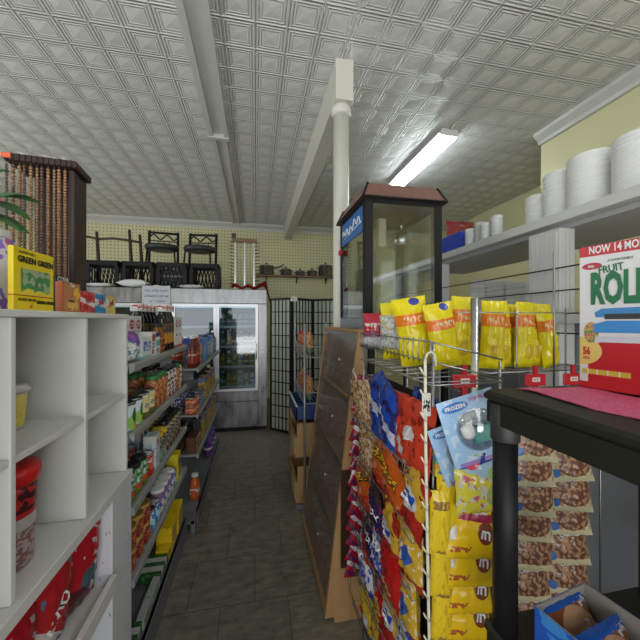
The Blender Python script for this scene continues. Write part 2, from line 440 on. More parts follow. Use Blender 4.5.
# colours
RED = (.45, .012, .015); DRED = (.2, .01, .012); YEL = (.75, .5, .02); ORG = (.7, .16, .015); GRN = (.03, .2, .04); DGR = (.01, .07, .02)
LGR = (.25, .5, .08); BLU = (.02, .08, .42); DBL = (.01, .02, .12); LBL = (.25, .5, .75); WHI = (.72, .72, .7); BRN = (.09, .03, .012); TAN = (.42, .25, .12)
PUR = (.25, .08, .38); PNK = (.7, .1, .3); BLK = (.012, .012, .014); CRM = (.7, .62, .4); TEA = (.05, .4, .36); GLD = (.5, .32, .05)
m_gold = mat('gold_lid', (.6, .38, .08), .35, .6)
m_blid = mat('black_lid', BLK, .4); m_ylid = mat('yellow_lid', YEL, .4); m_glid = mat('green_lid', GRN, .4)
A = art
LIB = {
 # near rack, top shelf
 'purple_pack': (P_bag(.12, .13, .07, A('a_purple', WHI, [('diag', .75, 1.5, .4, PUR), ('spots', 9, .55, (.1, .25, .3), (0, 1, .15, .7)), ('band', 0, .12, (.65, .5, .6))]), seed=3), 'tissue pack', 'tissue_pack', 'white and purple tissue pack'),
 'blue_tub': (P_box(.115, .10, .08, A('a_bluetub', (.65, .70, .70), [('band', 0, .15, (.25, .5, .5)), ('scrib', (.12, .9, .35, .8), (.03, .07, .4), 16, 5), ('band', .93, 1, WHI)])), 'carton', 'white_carton', 'white carton with blue script'),
 'redwhite_ctn': (P_box(.075, .12, .06, A('a_rw', WHI, [('rect', .2, .9, .62, .9, RED), ('rect', .15, .5, .1, .3, RED), ('scrib', (.1, .9, .35, .55), BLK, 14, 10)])), 'carton', 'small_carton', 'small white carton with red patch'),
 'teal_ctn': (P_box(.065, .115, .06, A('a_teal', WHI, [('rect', .1, .95, .4, .65, TEA), ('scrib', (.1, .9, .05, .35), BLK, 12, 14), ('band', .8, 1, DBL)])), 'carton', 'small_carton', 'white carton with teal band'),
 'tall_red_ctn': (P_box(.085, .20, .05, A('a_tallred', WHI, [('band', .05, .45, RED), ('scrib', (.1, .9, .1, .4), WHI, 9, 16), ('ell', .5, .72, .33, .16, (.5, .25, .04)), ('band', .93, 1, (.5, .5, .48))])), 'carton', 'tall_carton', 'tall white carton with red base'),
 'jobox': (P_box(.085, .20, .05, A('a_jobox', WHI, [('ell', .5, .78, .35, .12, RED), ('scrib', (.2, .8, .72, .84), WHI, 10, 10), ('rect', .35, .65, .38, .45, BLK), ('band', 0, .1, RED)])), 'carton', 'tall_carton', 'tall white carton with red badge'),
 'dark_sauce': (P_bottle(.032, .27, mat('soy', (.012, .008, .008), .12), A('l_soy', (.03, .03, .035), [('spots', 9, .55, (.3, .15, .03)), ('ell', .2, .3, .3, .25, (.55, .25, .02))]), A('c_redtext', WHI, [('scrib', (0, 1, .2, .8), RED, 10, 5)]), .8, .16, .66), 'bottle', 'sauce_bottle', 'dark sauce bottle with white and red cap'),
 'amber_sauce': (P_bottle(.028, .16, mat('amber', (.25, .09, .01), .15), A('l_amber', BLK, [('spots', 6, .5, ORG)]), m_blid, .5), 'bottle', 'sauce_bottle', 'small amber sauce bottle with black cap'),
 # near rack cans and jars
 'green_can': (P_can(.042, .115, A('a_greencan', (.55, .62, .68), [('ell', .5, .3, .45, .3, LGR), ('ell', .75, .2, .35, .15, ORG), ('ell', .45, .55, .15, .25, DGR), ('band', .92, 1, DGR)])), 'can', 'food_can', 'green and blue vegetable can'),
 'yellow_can': (P_can(.042, .115, A('a_yellowcan', (.6, .6, .45), [('spots', 7, .52, YEL), ('scrib', (.2, .8, .4, .6), BLK, 10, 14), ('band', 0, .25, (.1, .12, .03))])), 'can', 'food_can', 'white and yellow fruit can'),
 'spice_jar': (P_jar(.036, .17, A('a_spice', (.28, .07, .02), [('spots', 12, .52, (.6, .35, .12)), ('spots', 18, .6, RED)]), m_glid), 'jar', 'spice_jar', 'orange-brown spice jar with green lid'),
 'redwhite_jar': (P_jar(.036, .18, A('a_rwj', WHI, [('spots', 8, .5, DRED), ('spots', 14, .6, (.2, .12, .03))]), m_blid), 'jar', 'sauce_jar', 'white and red mottled jar'),
 'red_can': (P_can(.04, .11, A('a_redcan', RED, [('band', .9, 1, GLD), ('ell', .5, .45, .35, .22, (.55, .1, .02)), ('scrib', (.1, .9, .6, .78), WHI, 9, 10)])), 'can', 'food_can', 'red labelled can'),
 'greenwhite_jar': (P_jar(.038, .13, A('a_gwj', (.5, .58, .5), [('spots', 7, .48, GRN), ('ell', .3, .3, .2, .14, (.55, .1, .02)), ('band', 0, .2, (.12, .2, .02))]), m_blid), 'jar', 'pickle_jar', 'green and white jar with black lid'),
 'olive_jar': (P_jar(.036, .13, A('a_olj', DGR, [('spots', 6, .5, (.25, .28, .03)), ('rect', .1, .9, .3, .5, YEL)]), m_blid), 'jar', 'pickle_jar', 'dark green jar with black lid'),
 'paleblue_box': (P_box(.08, .17, .06, A('a_pblue', (.55, .62, .68), [('spots', 9, .58, (.2, .3, .3)), ('band', .8, 1, (.6, .6, .55)), ('rect', .3, .7, .7, .85, RED)])), 'carton', 'tall_carton', 'pale blue carton with red patch'),
 'yellow_flower': (P_jar(.036, .15, A('a_yflow', (.07, .05, .03), [('band', 0, .4, (.1, .25, .15)), ('spots', 14, .6, WHI)]), m_ylid, .95), 'jar', 'spice_jar', 'brown jar with wide yellow lid'),
 'dark_spotted': (P_jar(.033, .17, A('a_dspot', (.03, .025, .02), [('spots', 16, .57, WHI), ('spots', 9, .62, YEL), ('spots', 7, .66, RED)]), m_blid), 'jar', 'spice_jar', 'dark speckled spice jar'),
 'gold_can': (P_can(.045, .09, A('a_goldcan', DRED, [('spots', 9, .55, (.38, .2, .07)), ('band', .85, 1, GLD), ('ell', .5, .5, .2, .16, (.45, .12, .02))]), m_gold), 'can', 'food_can', 'dark red can with gold lid'),
 'whitelid_cup': (P_jar(.034, .13, A('a_cupblue', (.06, .10, .4), [('spots', 8, .5, (.5, .2, .25)), ('band', 0, .3, (.55, .55, .5)), ('ell', .5, .5, .3, .15, WHI)]), whitep, .98), 'cup', 'noodle_cup', 'blue cup with white lid'),
 'blue_can': (P_can(.036, .10, A('a_bluecan', (.03, .16, .45), [('diag', .4, .7, .5, (.3, .6, .75)), ('spots', 10, .6, WHI)])), 'can', 'food_can', 'bright blue can'),
 'yellow_upright': (P_box(.09, .17, .07, A('a_yup', (.72, .58, .02), [('rect', .1, .9, .55, .8, (.05, .1, .35))]), text=[('CORN', .028, ink_k, .0, .06, .03, 1.2)]), 'carton', 'yellow_carton', 'tall yellow carton with black letters'),
 'tea_box': (P_box(.16, .15, .09, A('a_tea', (.75, .52, .01), [('ell', .45, .5, .36, .24, RED), ('ell', .45, .5, .33, .2, (.78, .6, .2)), ('rect', .02, .35, .05, .25, (.6, .6, .6)), ('scrib', (.2, .7, .4, .6), RED, 14, 10), ('spots', 5, .62, ORG, (0, .4, .6, 1))])), 'carton', 'yellow_carton', 'large yellow tea carton with red oval'),
 'small_yellow': (P_box(.07, .06, .07, A('a_syel', (.72, .5, .01), [('ell', .5, .5, .3, .3, ORG)])), 'carton', 'yellow_carton', 'small yellow carton'),
 'green_pack': (P_box(.16, .05, .11, A('a_gpack', (.02, .10, .03), [('spots', 6, .58, (.1, .25, .06)), ('rect', .15, .40, .3, 1.01, (.5, .52, .5)), ('rect', .60, .82, .3, 1.01, (.5, .52, .5))])), 'carton', 'green_carton', 'flat green carton'),
 'grey_bar': (P_box(.13, .045, .035, A('a_gbar', (.42, .46, .42), [('scrib', (.1, .9, .2, .8), (.1, .2, .12), 20, 4)])), 'carton', 'pale_carton', 'pale grey slim carton'),
 # far rack
 'cola_bottle': (P_bottle(.034, .25, mat('colabrown', (.12, .015, .008), .12), A('l_cola', (.32, .03, .01), [('band', .6, .75, (.6, .45, .3)), ('spots', 8, .55, (.12, .01, .01))]), whitep, .42, .10, .6), 'bottle', 'drink_bottle', 'red-brown drink bottle with white cap'),
 'orange_bottle': (P_bottle(.036, .23, mat('orangejuice', (.75, .16, .01), .15), A('l_or', (.8, .2, .01), [('band', .2, .4, GRN), ('spots', 8, .58, YEL)]), mat('orange_cap', (.8, .15, .01), .3), .55, .12, .66), 'bottle', 'drink_bottle', 'orange drink bottle'),
 'blue_case': (P_box(.32, .21, .16, A('a_bcase', (.02, .16, .5), [('band', .82, 1, (.02, .09, .4)), ('scrib', (.05, .95, .84, .97), (.1, .3, .6), 20, 8), ('rect', .3, .6, .1, .7, (.1, .35, .65)), ('spots', 5, .62, (.3, .55, .7), (0, 1, 0, .8))])), 'carton', 'blue_drink_carton', 'large blue drink carton'),
 'yellow_drink': (P_bottle(.034, .22, mat('lemon', (.45, .3, .02), .15), A('l_lem', (.5, .38, .03), [('spots', 8, .55, BLU)]), blk, .45), 'bottle', 'drink_bottle', 'yellow drink bottle with black cap'),
 'navy_can': (P_can(.04, .13, A('a_navy', (.02, .03, .14), [('spots', 9, .58, WHI), ('band', .8, 1, (.03, .05, .25)), ('band', .1, .25, (.1, .2, .3))])), 'can', 'food_can', 'navy blue can'),
 'orange_tin': (P_can(.045, .06, A('a_otin', (.42, .07, .015), [('scrib', (0, 1, .3, .7), (.7, .35, .2), 9, 6)])), 'can', 'food_can', 'flat orange-red tin'),
 'tan_box': (P_box(.10, .12, .07, A('a_tanbox', (.1, .045, .02), [('rect', .15, .85, .15, .55, (.55, .2, .05)), ('rect', .1, .9, .7, .9, (.45, .45, .5))])), 'carton', 'dark_carton', 'dark brown carton with orange picture'),
 'black_box': (P_box(.07, .20, .06, A('a_blackbox', (.02, .015, .015), [('rect', .1, .9, .8, .92, (.5, .5, .55)), ('rect', .1, .9, .1, .4, (.5, .2, .05))])), 'carton', 'dark_carton', 'tall black carton'),
 'yellow_pack': (P_box(.09, .20, .06, A('a_ypack', (.5, .38, .04), [('spots', 8, .55, (.35, .05, .02)), ('band', .8, 1, (.1, .12, .35))])), 'carton', 'yellow_carton', 'yellow and red carton'),
 'fast_bottle': (P_bottle(.04, .20, mat('rustcol', (.55, .11, .02), .25), A('l_fast', (.6, .12, .02), [('rect', 0, 1, .2, .8, (.5, .10, .02)), ('scrib', (.0, 1, .25, .75), WHI, 6, 5)]), whitep, .5), 'bottle', 'drink_bottle', 'rust orange bottle with white cap'),
 'purple_bag': (P_bag(.14, .22, .08, A('a_pbag', (.07, .03, .22), [('spots', 8, .58, (.3, .1, .4)), ('band', .4, .5, WHI)]), seed=9), 'bag', 'purple_bag', 'dark purple bag'),
}

def fill(keys, y0, y1, xf, z, shelf, depth=0, gap=.004, grp=None):
    """a row of products facing the aisle (+x) along y, starting nearest the camera"""
    y = y0; cnt = {}; k = 0
    ords = ['first', 'second', 'third', 'fourth', 'fifth', 'sixth', 'seventh', 'eighth', 'ninth', 'tenth', 'eleventh', 'twelfth', 'thirteenth', 'fourteenth', 'fifteenth', 'sixteenth', 'seventeenth', 'eighteenth']
    while True:
        key = keys[k % len(keys)] if k < len(keys) else None
        if key is None: break
        w = LIB[key][0][1]
        if y+w > y1: break
        n = cnt.get(key, 0); cnt[key] = n+1
        desc = LIB[key][3]
        tot = keys.count(key)
        lab = desc+((', '+ords[n]+' such') if tot > 1 else '')+', '+shelf
        place(key, lab, (xf-depth, y+w/2, z), PI/2+random.uniform(-.05, .05), group=grp)
        y += w+gap; k += 1

# ================================================================== room shell
CE = 3.42; BW = 6.42
def slab(name, x0, x1, y0, y1, z0, z1, m): return struct(MB().box(x0, x1, y0, y1, z0, z1).build(name, m))
slab('floor', -4.6, 4.0, -2.1, BW+.1, -.1, 0, floor_mat())
slab('ceiling', -4.6, 4.0, -2.1, BW+.1, CE, CE+.1, tin_m)
slab('wall_back', -4.6, 4.0, BW, BW+.1, 0, CE, peg)
b = MB(); b.box(-4.7, -4.6, -2.1, BW+.1, 2.7, CE); b.box(-4.7, -4.6, -2.1, BW+.1, 0, .9); b.box(-4.7, -4.6, -2.1, .1, .9, 2.7); b.box(-4.7, -4.6, 4.3, BW+.1, .9, 2.7)  # the opening in this wall is invented, for the added side lamps
struct(b.build('wall_left', yellow_wall))
slab('wall_right', 2.85, 3.0, -2.1, 2.74, 0, CE, yellow_wall)
slab('wall_right_far', 3.9, 4.0, 2.64, BW, 0, CE, pegb if False else yellow_wall)
slab('wall_right_return', 3.0, 3.9, 2.64, 2.74, 0, CE, yellow_wall)
# street-side wall with a wide shop window opening
b = MB(); b.box(-4.6, 4.0, -2.1, -2.0, 2.75, CE); b.box(-4.6, 4.0, -2.1, -2.0, 0, .4); b.box(-4.6, -2.7, -2.1, -2.0, .4, 2.75); b.box(1.5, 4.0, -2.1, -2.0, .4, 2.75)
struct(b.build('wall_front', yellow_wall))
def crown(name, poly, a, bb, axis): return struct(MB().prism(poly, a, bb, axis=axis).build(name, white))
crown('trim_1', [(BW-.10, CE-.001), (BW-.09, CE-.03), (BW-.03, CE-.08), (BW-.02, CE-.12), (BW-.001, CE-.12), (BW-.001, CE-.001)], -4.59, 3.89, 'x')
crown('trim_2', [(2.849, CE-.001), (2.75, CE-.001), (2.755, CE-.03), (2.81, CE-.07), (2.82, CE-.10), (2.849, CE-.10)], -1.99, 2.74, 'y')
# ceiling raceway running down the shop
b = MB()
for x0, x1 in ((-.45, -.405), (-.30, -.262)): b.box(x0, x1, -1.9, 3.35, CE-.05, CE-.001)
b.box(-.405, -.30, -1.9, 3.35, CE-.02, CE-.001)
b.box(-.42, -.39, 3.35, BW-.12, CE-.04, CE-.001); b.box(-.31, -.28, 3.35, BW-.12, CE-.04, CE-.001); b.box(-.39, -.31, 3.35, BW-.12, CE-.018, CE-.001)
b.box(-.46, -.252, 3.32, 3.37, CE-.06, CE-.001)
struct(b.build('trim_3', white))
# boxed beam
b = MB(); b.box(.565, .695, 2.21, BW-.13, 3.13, CE-.001)
struct(b.build('trim_4', post_white))
r = thing('support_post', 'cream round support post under the end of the ceiling beam', 'post', (.625, 2.29, 0))
MB().lathe([(.058, .05), (.058, 3.07)], n=28).build('shaft', post_white, r)
MB().lathe([(.06, 3.05), (.075, 3.07), (.075, 3.10), (.062, 3.128)], n=28).build('capital', post_white, r)
MB().lathe([(.061, 0), (.061, .03), (.059, .06)], n=28).build('base', post_white, r)

# fluorescent fixture
def fluor(x, y0, y1, label):
    r = thing('fluorescent_light', label, 'ceiling light', (x, y0, CE))
    L = y1-y0
    MB().prism([(-.07, -.001), (.07, -.001), (.105, -.05), (.02, -.06), (-.02, -.06), (-.105, -.05)], .02, L-.02).build('housing', mat('light_housing', (.75, .75, .73), .4), r)
    tm = mat('tube_glow', (.9, .9, .9), .3, emis=(.88, .98, 1.0), es=20)
    for s in (-1, 1):
        MB().tube([(s*.058, .02, -.082), (s*.058, L-.02, -.082)], .02, 12).build('tube', tm, r)
    for yy in (0, L-.03):
        MB().box(-.09, .09, yy, yy+.02, -.075, -.01).build('end_cap', mat('light_housing', (.75, .75, .73)), r)
    MB().tube([(0, -.02, -.03), (0, -.05, -.02), (0, -.06, -.001)], .008).build('cord', whitep, r)
    return r
fluor(1.86, 2.80, 4.03, 'lit twin-tube fluorescent light on the tin ceiling')
fluor(2.15, -.4, .83, 'added unseen twin-tube light near the right wall by the shop front')  # unseen fixture added to brighten the chips, right wall and ceiling
fluor(-3.0, .6, 1.83, 'added unseen twin-tube light over the left side of the shop')  # unseen fixture added to brighten the ceiling on the left


# ================================================================== LEFT: cube shelf
XF = -.494; T = .016
cols = [.30, .615, .80, 1.395]
r = thing('cube_shelf', 'white cube shelf with open compartments along the left', 'shelf', (XF, 0, 0))
Ys = [.13, .455, .782, 1.08, 1.395]
topz, r1, r2 = 1.572, 1.262, .957
for i, y in enumerate(Ys):
    MB().bbox(-.34, 0, y-T/2 if i < 4 else y-T, y+T/2 if i < 4 else y, r2+.001, topz-.0165, .0015).build('divider', shelfwhite, r)
MB().bbox(-.35, .004, Ys[0]-.03, Ys[-1]+.002, topz-.016, topz+.0, .002).build('top_panel', shelfwhite, r)
for i in range(4):
    MB().bbox(-.335, -.002, Ys[i]+.009, Ys[i+1]-.009-(.008 if i == 3 else 0), r1-T, r1, .0015).build('shelf_board', shelfwhite, r)
MB().box(-.35, -.342, Ys[0], Ys[-1], r2, topz-.017).build('back_panel', shelfwhite, r)
# lower cabinet
r = thing('base_cabinet', 'white low cabinet carrying the cube shelf, wide scuffed end stile', 'cabinet', (XF+.012, 0, 0))
MB().bbox(-.36, .004, .10, 1.405, r2-.032, r2, .002).build('top_panel', shelfwhite, r)
scuff = art('scuffed_white', (.64, .65, .68), [('spots', 30, .70, (.3, .3, .3)), ('ell', .62, .35, .03, .01, (.1, .1, .12)), ('ell', .6, .52, .03, .012, (.12, .16, .2))], .4)
b = MB().bbox(-.35, 0, 1.225, 1.40, .0, r2-.033, .002); b.build('end_stile', scuff, r)
MB().bbox(-.335, .012, .12, 1.223, .615, .635, .002).build('shelf_board', shelfwhite, r)
MB().bbox(-.335, .0, .12, 1.223, .30, .32, .002).build('shelf_board', shelfwhite, r)
MB().bbox(-.335, .0, .12, 1.223, .05, .07, .002).build('shelf_board', shelfwhite, r)
MB().bbox(-.002, .016, .12, 1.223, .636, .675, .002).build('shelf_lip', shelfwhite, r)
MB().box(-.36, -.351, .12, 1.38, 0.03, r2-.034).build('back_panel', shelfwhite, r)
MB().box(-.35, .0, .10, .119, 0, r2-.034).build('end_stile', shelfwhite, r)

# candy boxes on top
tz = topz+.001
def carton(name, label, w, h, d, m, x, y, z, rz, texts=(), cat='carton'):
    r = thing(name, label, cat, (x, y, z), rz)
    MB().bbox(-w/2, w/2, 0, d, 0, h, .0012).build('carton_body', m, r)
    for t in texts: lettering(t[0], t[1], t[2], r, t[3], -.0014, t[4], bold=t[5] if len(t) > 5 else .02, tilt=t[6] if len(t) > 6 else 0, sxx=t[7] if len(t) > 7 else 1)
    return r
gg = A('a_greengreen', (.80, .60, .01), [('rect', .16, .90, .30, .68, (.35, .42, .25)), ('spots', 7, .5, (.06, .25, .08), (.16, .90, .30, .68)), ('ell', .35, .30, .12, .06, (.75, .6, .05)), ('ell', .62, .28, .14, .06, (.75, .6, .05)), ('band', .232, .25, RED), ('spots', 4, .75, ORG)])
carton('green_seed_box', 'bright yellow box lettered GREEN GREEN at the near end of the white shelf', .150, .150, .012, gg, -.545, .938, tz, PI/2-.0,
       [('GREEN GREEN', .0205, ink_k, .004, .122, .035), ('FLAVOR FOR A', .0085, ink_k, -.03, .139, .01), ('OLDEST RECIPE', .009, ink_k, -.03, .026, .01), ('GREEN GREEN', .0115, ink_k, .040, .022, .03)])
smalls = [
 ('a_sm1', 'orange and tan drink mix box beside the yellow GREEN GREEN box', .095, .088, A('a_sm1', (.42, .12, .04), [('rect', .08, .92, .05, .95, (.5, .22, .08)), ('ell', .55, .25, .3, .2, (.75, .45, .1)), ('ell', .8, .65, .2, .2, (.8, .5, .05)), ('ell', .5, .38, .2, .05, BRN), ('spots', 5, .63, (.6, .1, .05))])),
 ('a_sm2', 'red gelatin box with white script on the white shelf', .090, .070, A('a_sm2', (.5, .02, .03), [('spots', 6, .55, (.65, .15, .12)), ('diag', .5, .72, .25, (.75, .7, .68))])),
 ('a_sm3', 'blue gelatin box with red script on the white shelf', .078, .068, A('a_sm3', (.03, .22, .5), [('diag', .4, .75, .1, (.7, .6, .62)), ('spots', 6, .6, (.1, .4, .65))])),
 ('a_sm4', 'pale yellow gelatin box nearest the end of the white shelf', .076, .066, A('a_sm4', (.7, .55, .16), [('diag', .5, .8, .1, (.75, .7, .6)), ('spots', 6, .6, (.6, .4, .05))])),
]
y = 1.038
for k, (mm, lab, w, h, m) in enumerate(smalls):
    tx = [] if k == 0 else [('Jell', .030, ink_r, 0, h*.62, .02, .12)]
    if k == 0: tx = [('Tea', .016, ink_w, 0, .08)]
    carton('dessert_box', lab, w, h, .018, m, -.536, y+w/2, tz, PI/2, tx); y += w+.004
tg = A('a_cova', (.012, .012, .012), [('rect', .08, .92, .15, .85, (.02, .02, .02))])
carton('black_label_box', 'small black box with white letters behind the dessert boxes', .062, .105, .02, tg, -.560, 1.085, tz, PI/2, [('COVA', .020, ink_w, 0, .096)])
# jar with flowers
r = thing('snack_jar', 'white and purple printed plastic jar at the left edge of the photo', 'jar', (-.685, .975, tz))
MB().lathe([(.06, 0), (.066, .01), (.068, .15), (.062, .185), (.05, .195)], n=32).build('jar_body', A('a_flower_jar', (.68, .66, .68), [('spots', 7, .56, (.3, .15, .6)), ('spots', 5, .62, PNK), ('spots', 11, .63, (.2, .2, .6))]), r)
MB().lathe([(.054, .19), (.056, .192), (.056, .208), (.05, .212)], n=32).build('lid', whitep, r)
# artificial flower in vase
leafm = mat('leaf_green', (.04, .17, .03), .4)
def leaf(b, base, tip, w, droop=.02, side=None):
    base, tip = Vector(base), Vector(tip); d = tip-base; n = 9
    sd = Vector(side) if side else d.cross(Vector((0, 0, 1))).normalized()
    nn = d.cross(sd).normalized(); top = []; bot = []
    for i in range(n+1):
        t = i/n; p = base+d*t+Vector((0, 0, droop*math.sin(PI*t)))
        ww = w*math.sin(PI*min(1, t*.93+.05))**.8
        top += [p-sd*ww+nn*.002, p+nn*(.001-ww*.25), p+sd*ww+nn*.002]
    vs = top+[v-nn*.0016 for v in top]; m = len(top); fs = []
    for i in range(n):
        for k in range(2):
            a = i*3+k; fs.append((a, a+1, a+4, a+3)); fs.append((m+a, m+a+3, m+a+4, m+a+1))
    b.add(vs, fs, 0, True)
r = thing('flower_vase', 'pink flower with long green leaves in a vase on the white shelf', 'plant', (-.615, .815, tz))
MB().lathe([(.028, 0), (.034, .02), (.03, .09), (.018, .13), (.024, .15)], n=24).build('vase', mat('vase_white', (.6, .55, .6), .2), r)
MB().tube([(0, 0, .13), (.01, .02, .2), (.005, .035, .26)], .003).build('stem', leafm, r)
b = MB()
for tip, w, base in [((.06, .155, .285), .024, (.005, .035, .235)), ((.05, .14, .235), .022, (.005, .03, .235)), ((.05, .11, .195), .016, (.005, .03, .20)),
                     ((.03, .10, .34), .013, (.005, .035, .26)), ((-.05, -.08, .28), .014, (.005, .03, .22)), ((.045, .145, .20), .014, (.005, .03, .21))]:
    leaf(b, base, tip, w)
b.build('leaves', leafm, r)
b = MB()
for k in range(7):
    a = k*2*PI/7; leaf(b, (.005, .045, .255), (.005+.03*math.cos(a), .055+.015*math.cos(a*2), .255+.03*math.sin(a)), .012, .004, side=(-math.sin(a), .2, math.cos(a)))
b.build('petals', mat('petal_pink', (.75, .12, .3), .5), r)

# bead strand display stand
r = thing('bead_display', 'dark wood display stand hung with mottled bead strands on the white shelf', 'display stand', (-.685, 1.285, tz), R(6)); r.scale = (.88, .88, .88)
MB().bbox(.065, .085, -.06, .06, 0, .555, .002).build('side_panel', darkwood, r)
MB().bbox(-.09, .064, .045, .06, 0, .555, .002).build('back_panel', darkwood, r)
MB().bbox(-.10, .10, -.075, .075, 0, .015, .002).build('base_board', darkwood, r)
b = MB(); b.bbox(-.125, .10, -.085, .07, .556, .583, .003)
for k in range(12): b.box(-.12+k*.018, -.112+k*.018, -.089, -.085, .558, .581)
b.build('top_board', darkwood, r)
bead_cols = [('bead_brown', [('spots', 28, .52, (.55, .34, .18))], (.12, .03, .015)), ('bead_tan', [('spots', 24, .5, (.10, .035, .015))], (.5, .3, .15)), ('bead_dark', [('spots', 60, .58, (.4, .3, .2))], (.04, .015, .012))]
bm_ = [A(n_, c_, l_) for n_, l_, c_ in bead_cols]
rr = random.Random(3)
for k in range(11):
    x = -.118+k*.0178; rad = .0052+.0018*rr.random(); zt = .545; L_ = [.40, .52, .50, .50, .51, .50, .53, .53, .54, .54, .54][k]
    prof = []; z = zt
    while z > zt-L_+.02:
        prof += [(rad*.45, z), (rad, z-.0035), (rad, z-.0075), (rad*.45, z-.011)]; z -= .0115
    prof.reverse()
    yy = -.078+.004*(k % 3)
    b = MB()
    for q in range(0, len(prof)-3, 4): b.lathe(prof[q:q+4], x, yy, 8, mi=(rr.random() > .5)*1)
    b.tube([(x, yy, zt-.004), (x, yy-.002, zt+.008), (x, yy+.004, zt+.012)], .001, 5)
    b.build('bead_strand', [bm_[[0, 2, 1, 2, 0, 1, 2, 0, 1, 1, 1][k] if k else 2], bm_[[2, 0, 0, 2, 1, 0, 2, 1, 1, 0, 1][k]]], r)
MB().bbox(-.128, -.100, -.091, -.086, .562, .580, .001).build('price_sticker', mat('sticker_orange', (.8, .12, .05), .5), r)
b = MB()
for x, rz in ((-.08, .3), (.0, .1), (.03, -.3), (.055, .2)):
    M_ = Matrix.Translation((x, -.04, .595)) @ Matrix.Rotation(rz, 4, 'Z') @ Matrix.Rotation(.35, 4, 'Y')
    b.box(-.018, .018, -.012, .012, -.0015, .0015, 0, M_)
b.build('paper_tags', mat('paper_tag', (.62, .62, .55), .6), r)

# tubs in compartments
tz1 = r1+.001
r = thing('snack_tub', 'clear round tub with yellow label and pale lid in the upper compartment', 'tub', (-.64, .985, tz1)); r.scale = (.85, .85, .92)
MB().lathe([(.040, 0), (.043, .004), (.052, .105)], n=32).build('tub_body', A('a_ytub', (.60, .48, .10), [('band', .0, .12, (.55, .55, .45)), ('scrib', (.1, .9, .5, .9), BLK, 11, 9), ('spots', 7, .5, (.75, .6, .1), (0, 1, .1, .5)), ('band', .93, 1, (.6, .6, .5))]), r)
MB().lathe([(.056, .106), (.060, .108), (.060, .115), (.052, .122), (.048, .128)], n=32).build('lid', mat('pale_lid', (.55, .5, .5), .25), r)
r = thing('candy_tub', 'large clear tub with red lid and red and black label in the lower compartment', 'tub', (-.597, .905, r2+.001), R(-35)); r.scale = (1, 1, 1.06)
MB().lathe([(.056, 0), (.060, .006), (.062, .085)], n=36).build('tub_body', A('a_tubclear', (.22, .10, .09), [('spots', 9, .5, (.4, .32, .3))]), r)
MB().lathe([(.0622, .086), (.0635, .09), (.067, .17), (.0655, .186)], n=36).build('label_wrap', A('a_twz', (.05, .01, .012), [('band', 0, .3, (.5, .48, .46)), ('band', .3, .42, RED), ('spots', 7, .55, (.45, .02, .02), (0, 1, .5, 1))]), r)
lettering('nders', .042, ink_w, r, .012, 0, .118, bold=.03, tilt=.12, surf=lambda x, z: -math.sqrt(max(.0001, .0665**2-x*x))-.0006)
MB().lathe([(.068, .187), (.073, .19), (.075, .212), (.072, .222), (.05, .226)], n=36).build('lid', mat('red_lid', (.6, .015, .012), .35), r)

# snack bags in the low cabinet
RB = A('a_redbag', (.42, .015, .02), [('diag', .5, .62, .6, (.6, .55, .5)), ('spots', 4, .66, (.1, .15, .25)), ('band', 0, .05, (.5, .03, .03))], .25)
RB2 = A('a_redbag_window', (.40, .01, .02), [('ell', .6, .35, .28, .22, (.05, .10, .12)), ('spots', 5, .66, (.5, .42, .4)), ('ell', .25, .2, .3, .18, (.1, .02, .02))], .25)
LIB['david'] = (P_bag(.17, .235, .06, RB, [('DAVID', .044, ink_w, -.01, .11, .95)], seed=21), 'snack bag', 'seed_bag', '')
LIB['redwin'] = (P_bag(.15, .23, .055, RB2, seed=22), 'snack bag', 'snack_bag', '')
gl = 'red snack bags in the low white cabinet'
for key, y, lab, yaw in (('redwin', 1.185, 'red snack bag with dark picture window beside the wide end stile', -.25), ('david', 1.03, 'red seed bag with white DAVID lettering behind the cabinet lip', -.1),
                    ('redwin', .90, 'red windowed snack bag between the lettered red bags', .05), ('david', .76, 'red lettered seed bag nearest the camera in the low cabinet', .0)):
    place(key, lab, (-.530, y-.045, .638), PI/2+yaw, gl, rx=R(6), s=1.0)
place('redwin', 'red snack bag lying deepest in the low cabinet', (-.70, 1.12, .638), PI/2-.2, gl)
place('david', 'red seed bag deep in the low cabinet behind the others', (-.68, .93, .638), PI/2+.15, gl)

# ================================================================== LEFT: gondola racks
def gondola(name, label, xf, y0, y1, shelves, base_z, back_h, xb, near_face=False):
    r = thing(name, label, 'shelf', (0, 0, 0))
    for z in shelves:
        b = MB(); b.box(xb+.02, xf-.018, y0, y1, z-.012, z)
        b.build('shelf_board', gshelf, r)
        MB().prism([(xf-.018, z+.004), (xf-.006, z+.004), (xf, z-.003), (xf, z-.026), (xf-.006, z-.030), (xf-.018, z-.012)], y0-.004, y1+.004).build('price_rail', gshelf, r)
    MB().box(xb+.02, xf-.006, y0, y1, base_z-.02, base_z).build('base_deck', gdark, r)
    MB().box(xf-.02, xf, y0, y1, .0, base_z).build('kick_plate', gdark, r)
    MB().box(xb, xb+.018, y0, y1, .02, back_h).build('back_panel', mat('gondola_back', (.12, .12, .12), .6), r)
    for y in (y0+.005, y1-.035): MB().box(xb-.02, xb+.0, y, y+.03, 0, back_h).build('upright', gshelf, r)
    return r
g1 = gondola('gondola_rack', 'grey metal grocery rack directly past the white cube shelf', -.475, 1.415, 2.43, [1.37, 1.09, .79, .50], .13, 1.50, -.88)
g2 = gondola('gondola_rack', 'second grey metal grocery rack, nearer the fridge', -.42, 2.56, 4.10, [1.18, .83, .53], .10, 1.30, -.88)
MB().box(-.455, -.425, 2.45, 2.50, 0, .10).build('front_foot', gdark, g2)
MB().box(-.80, -.43, 2.45, 2.558, .075, .099).build('base_deck', gdark, g2)
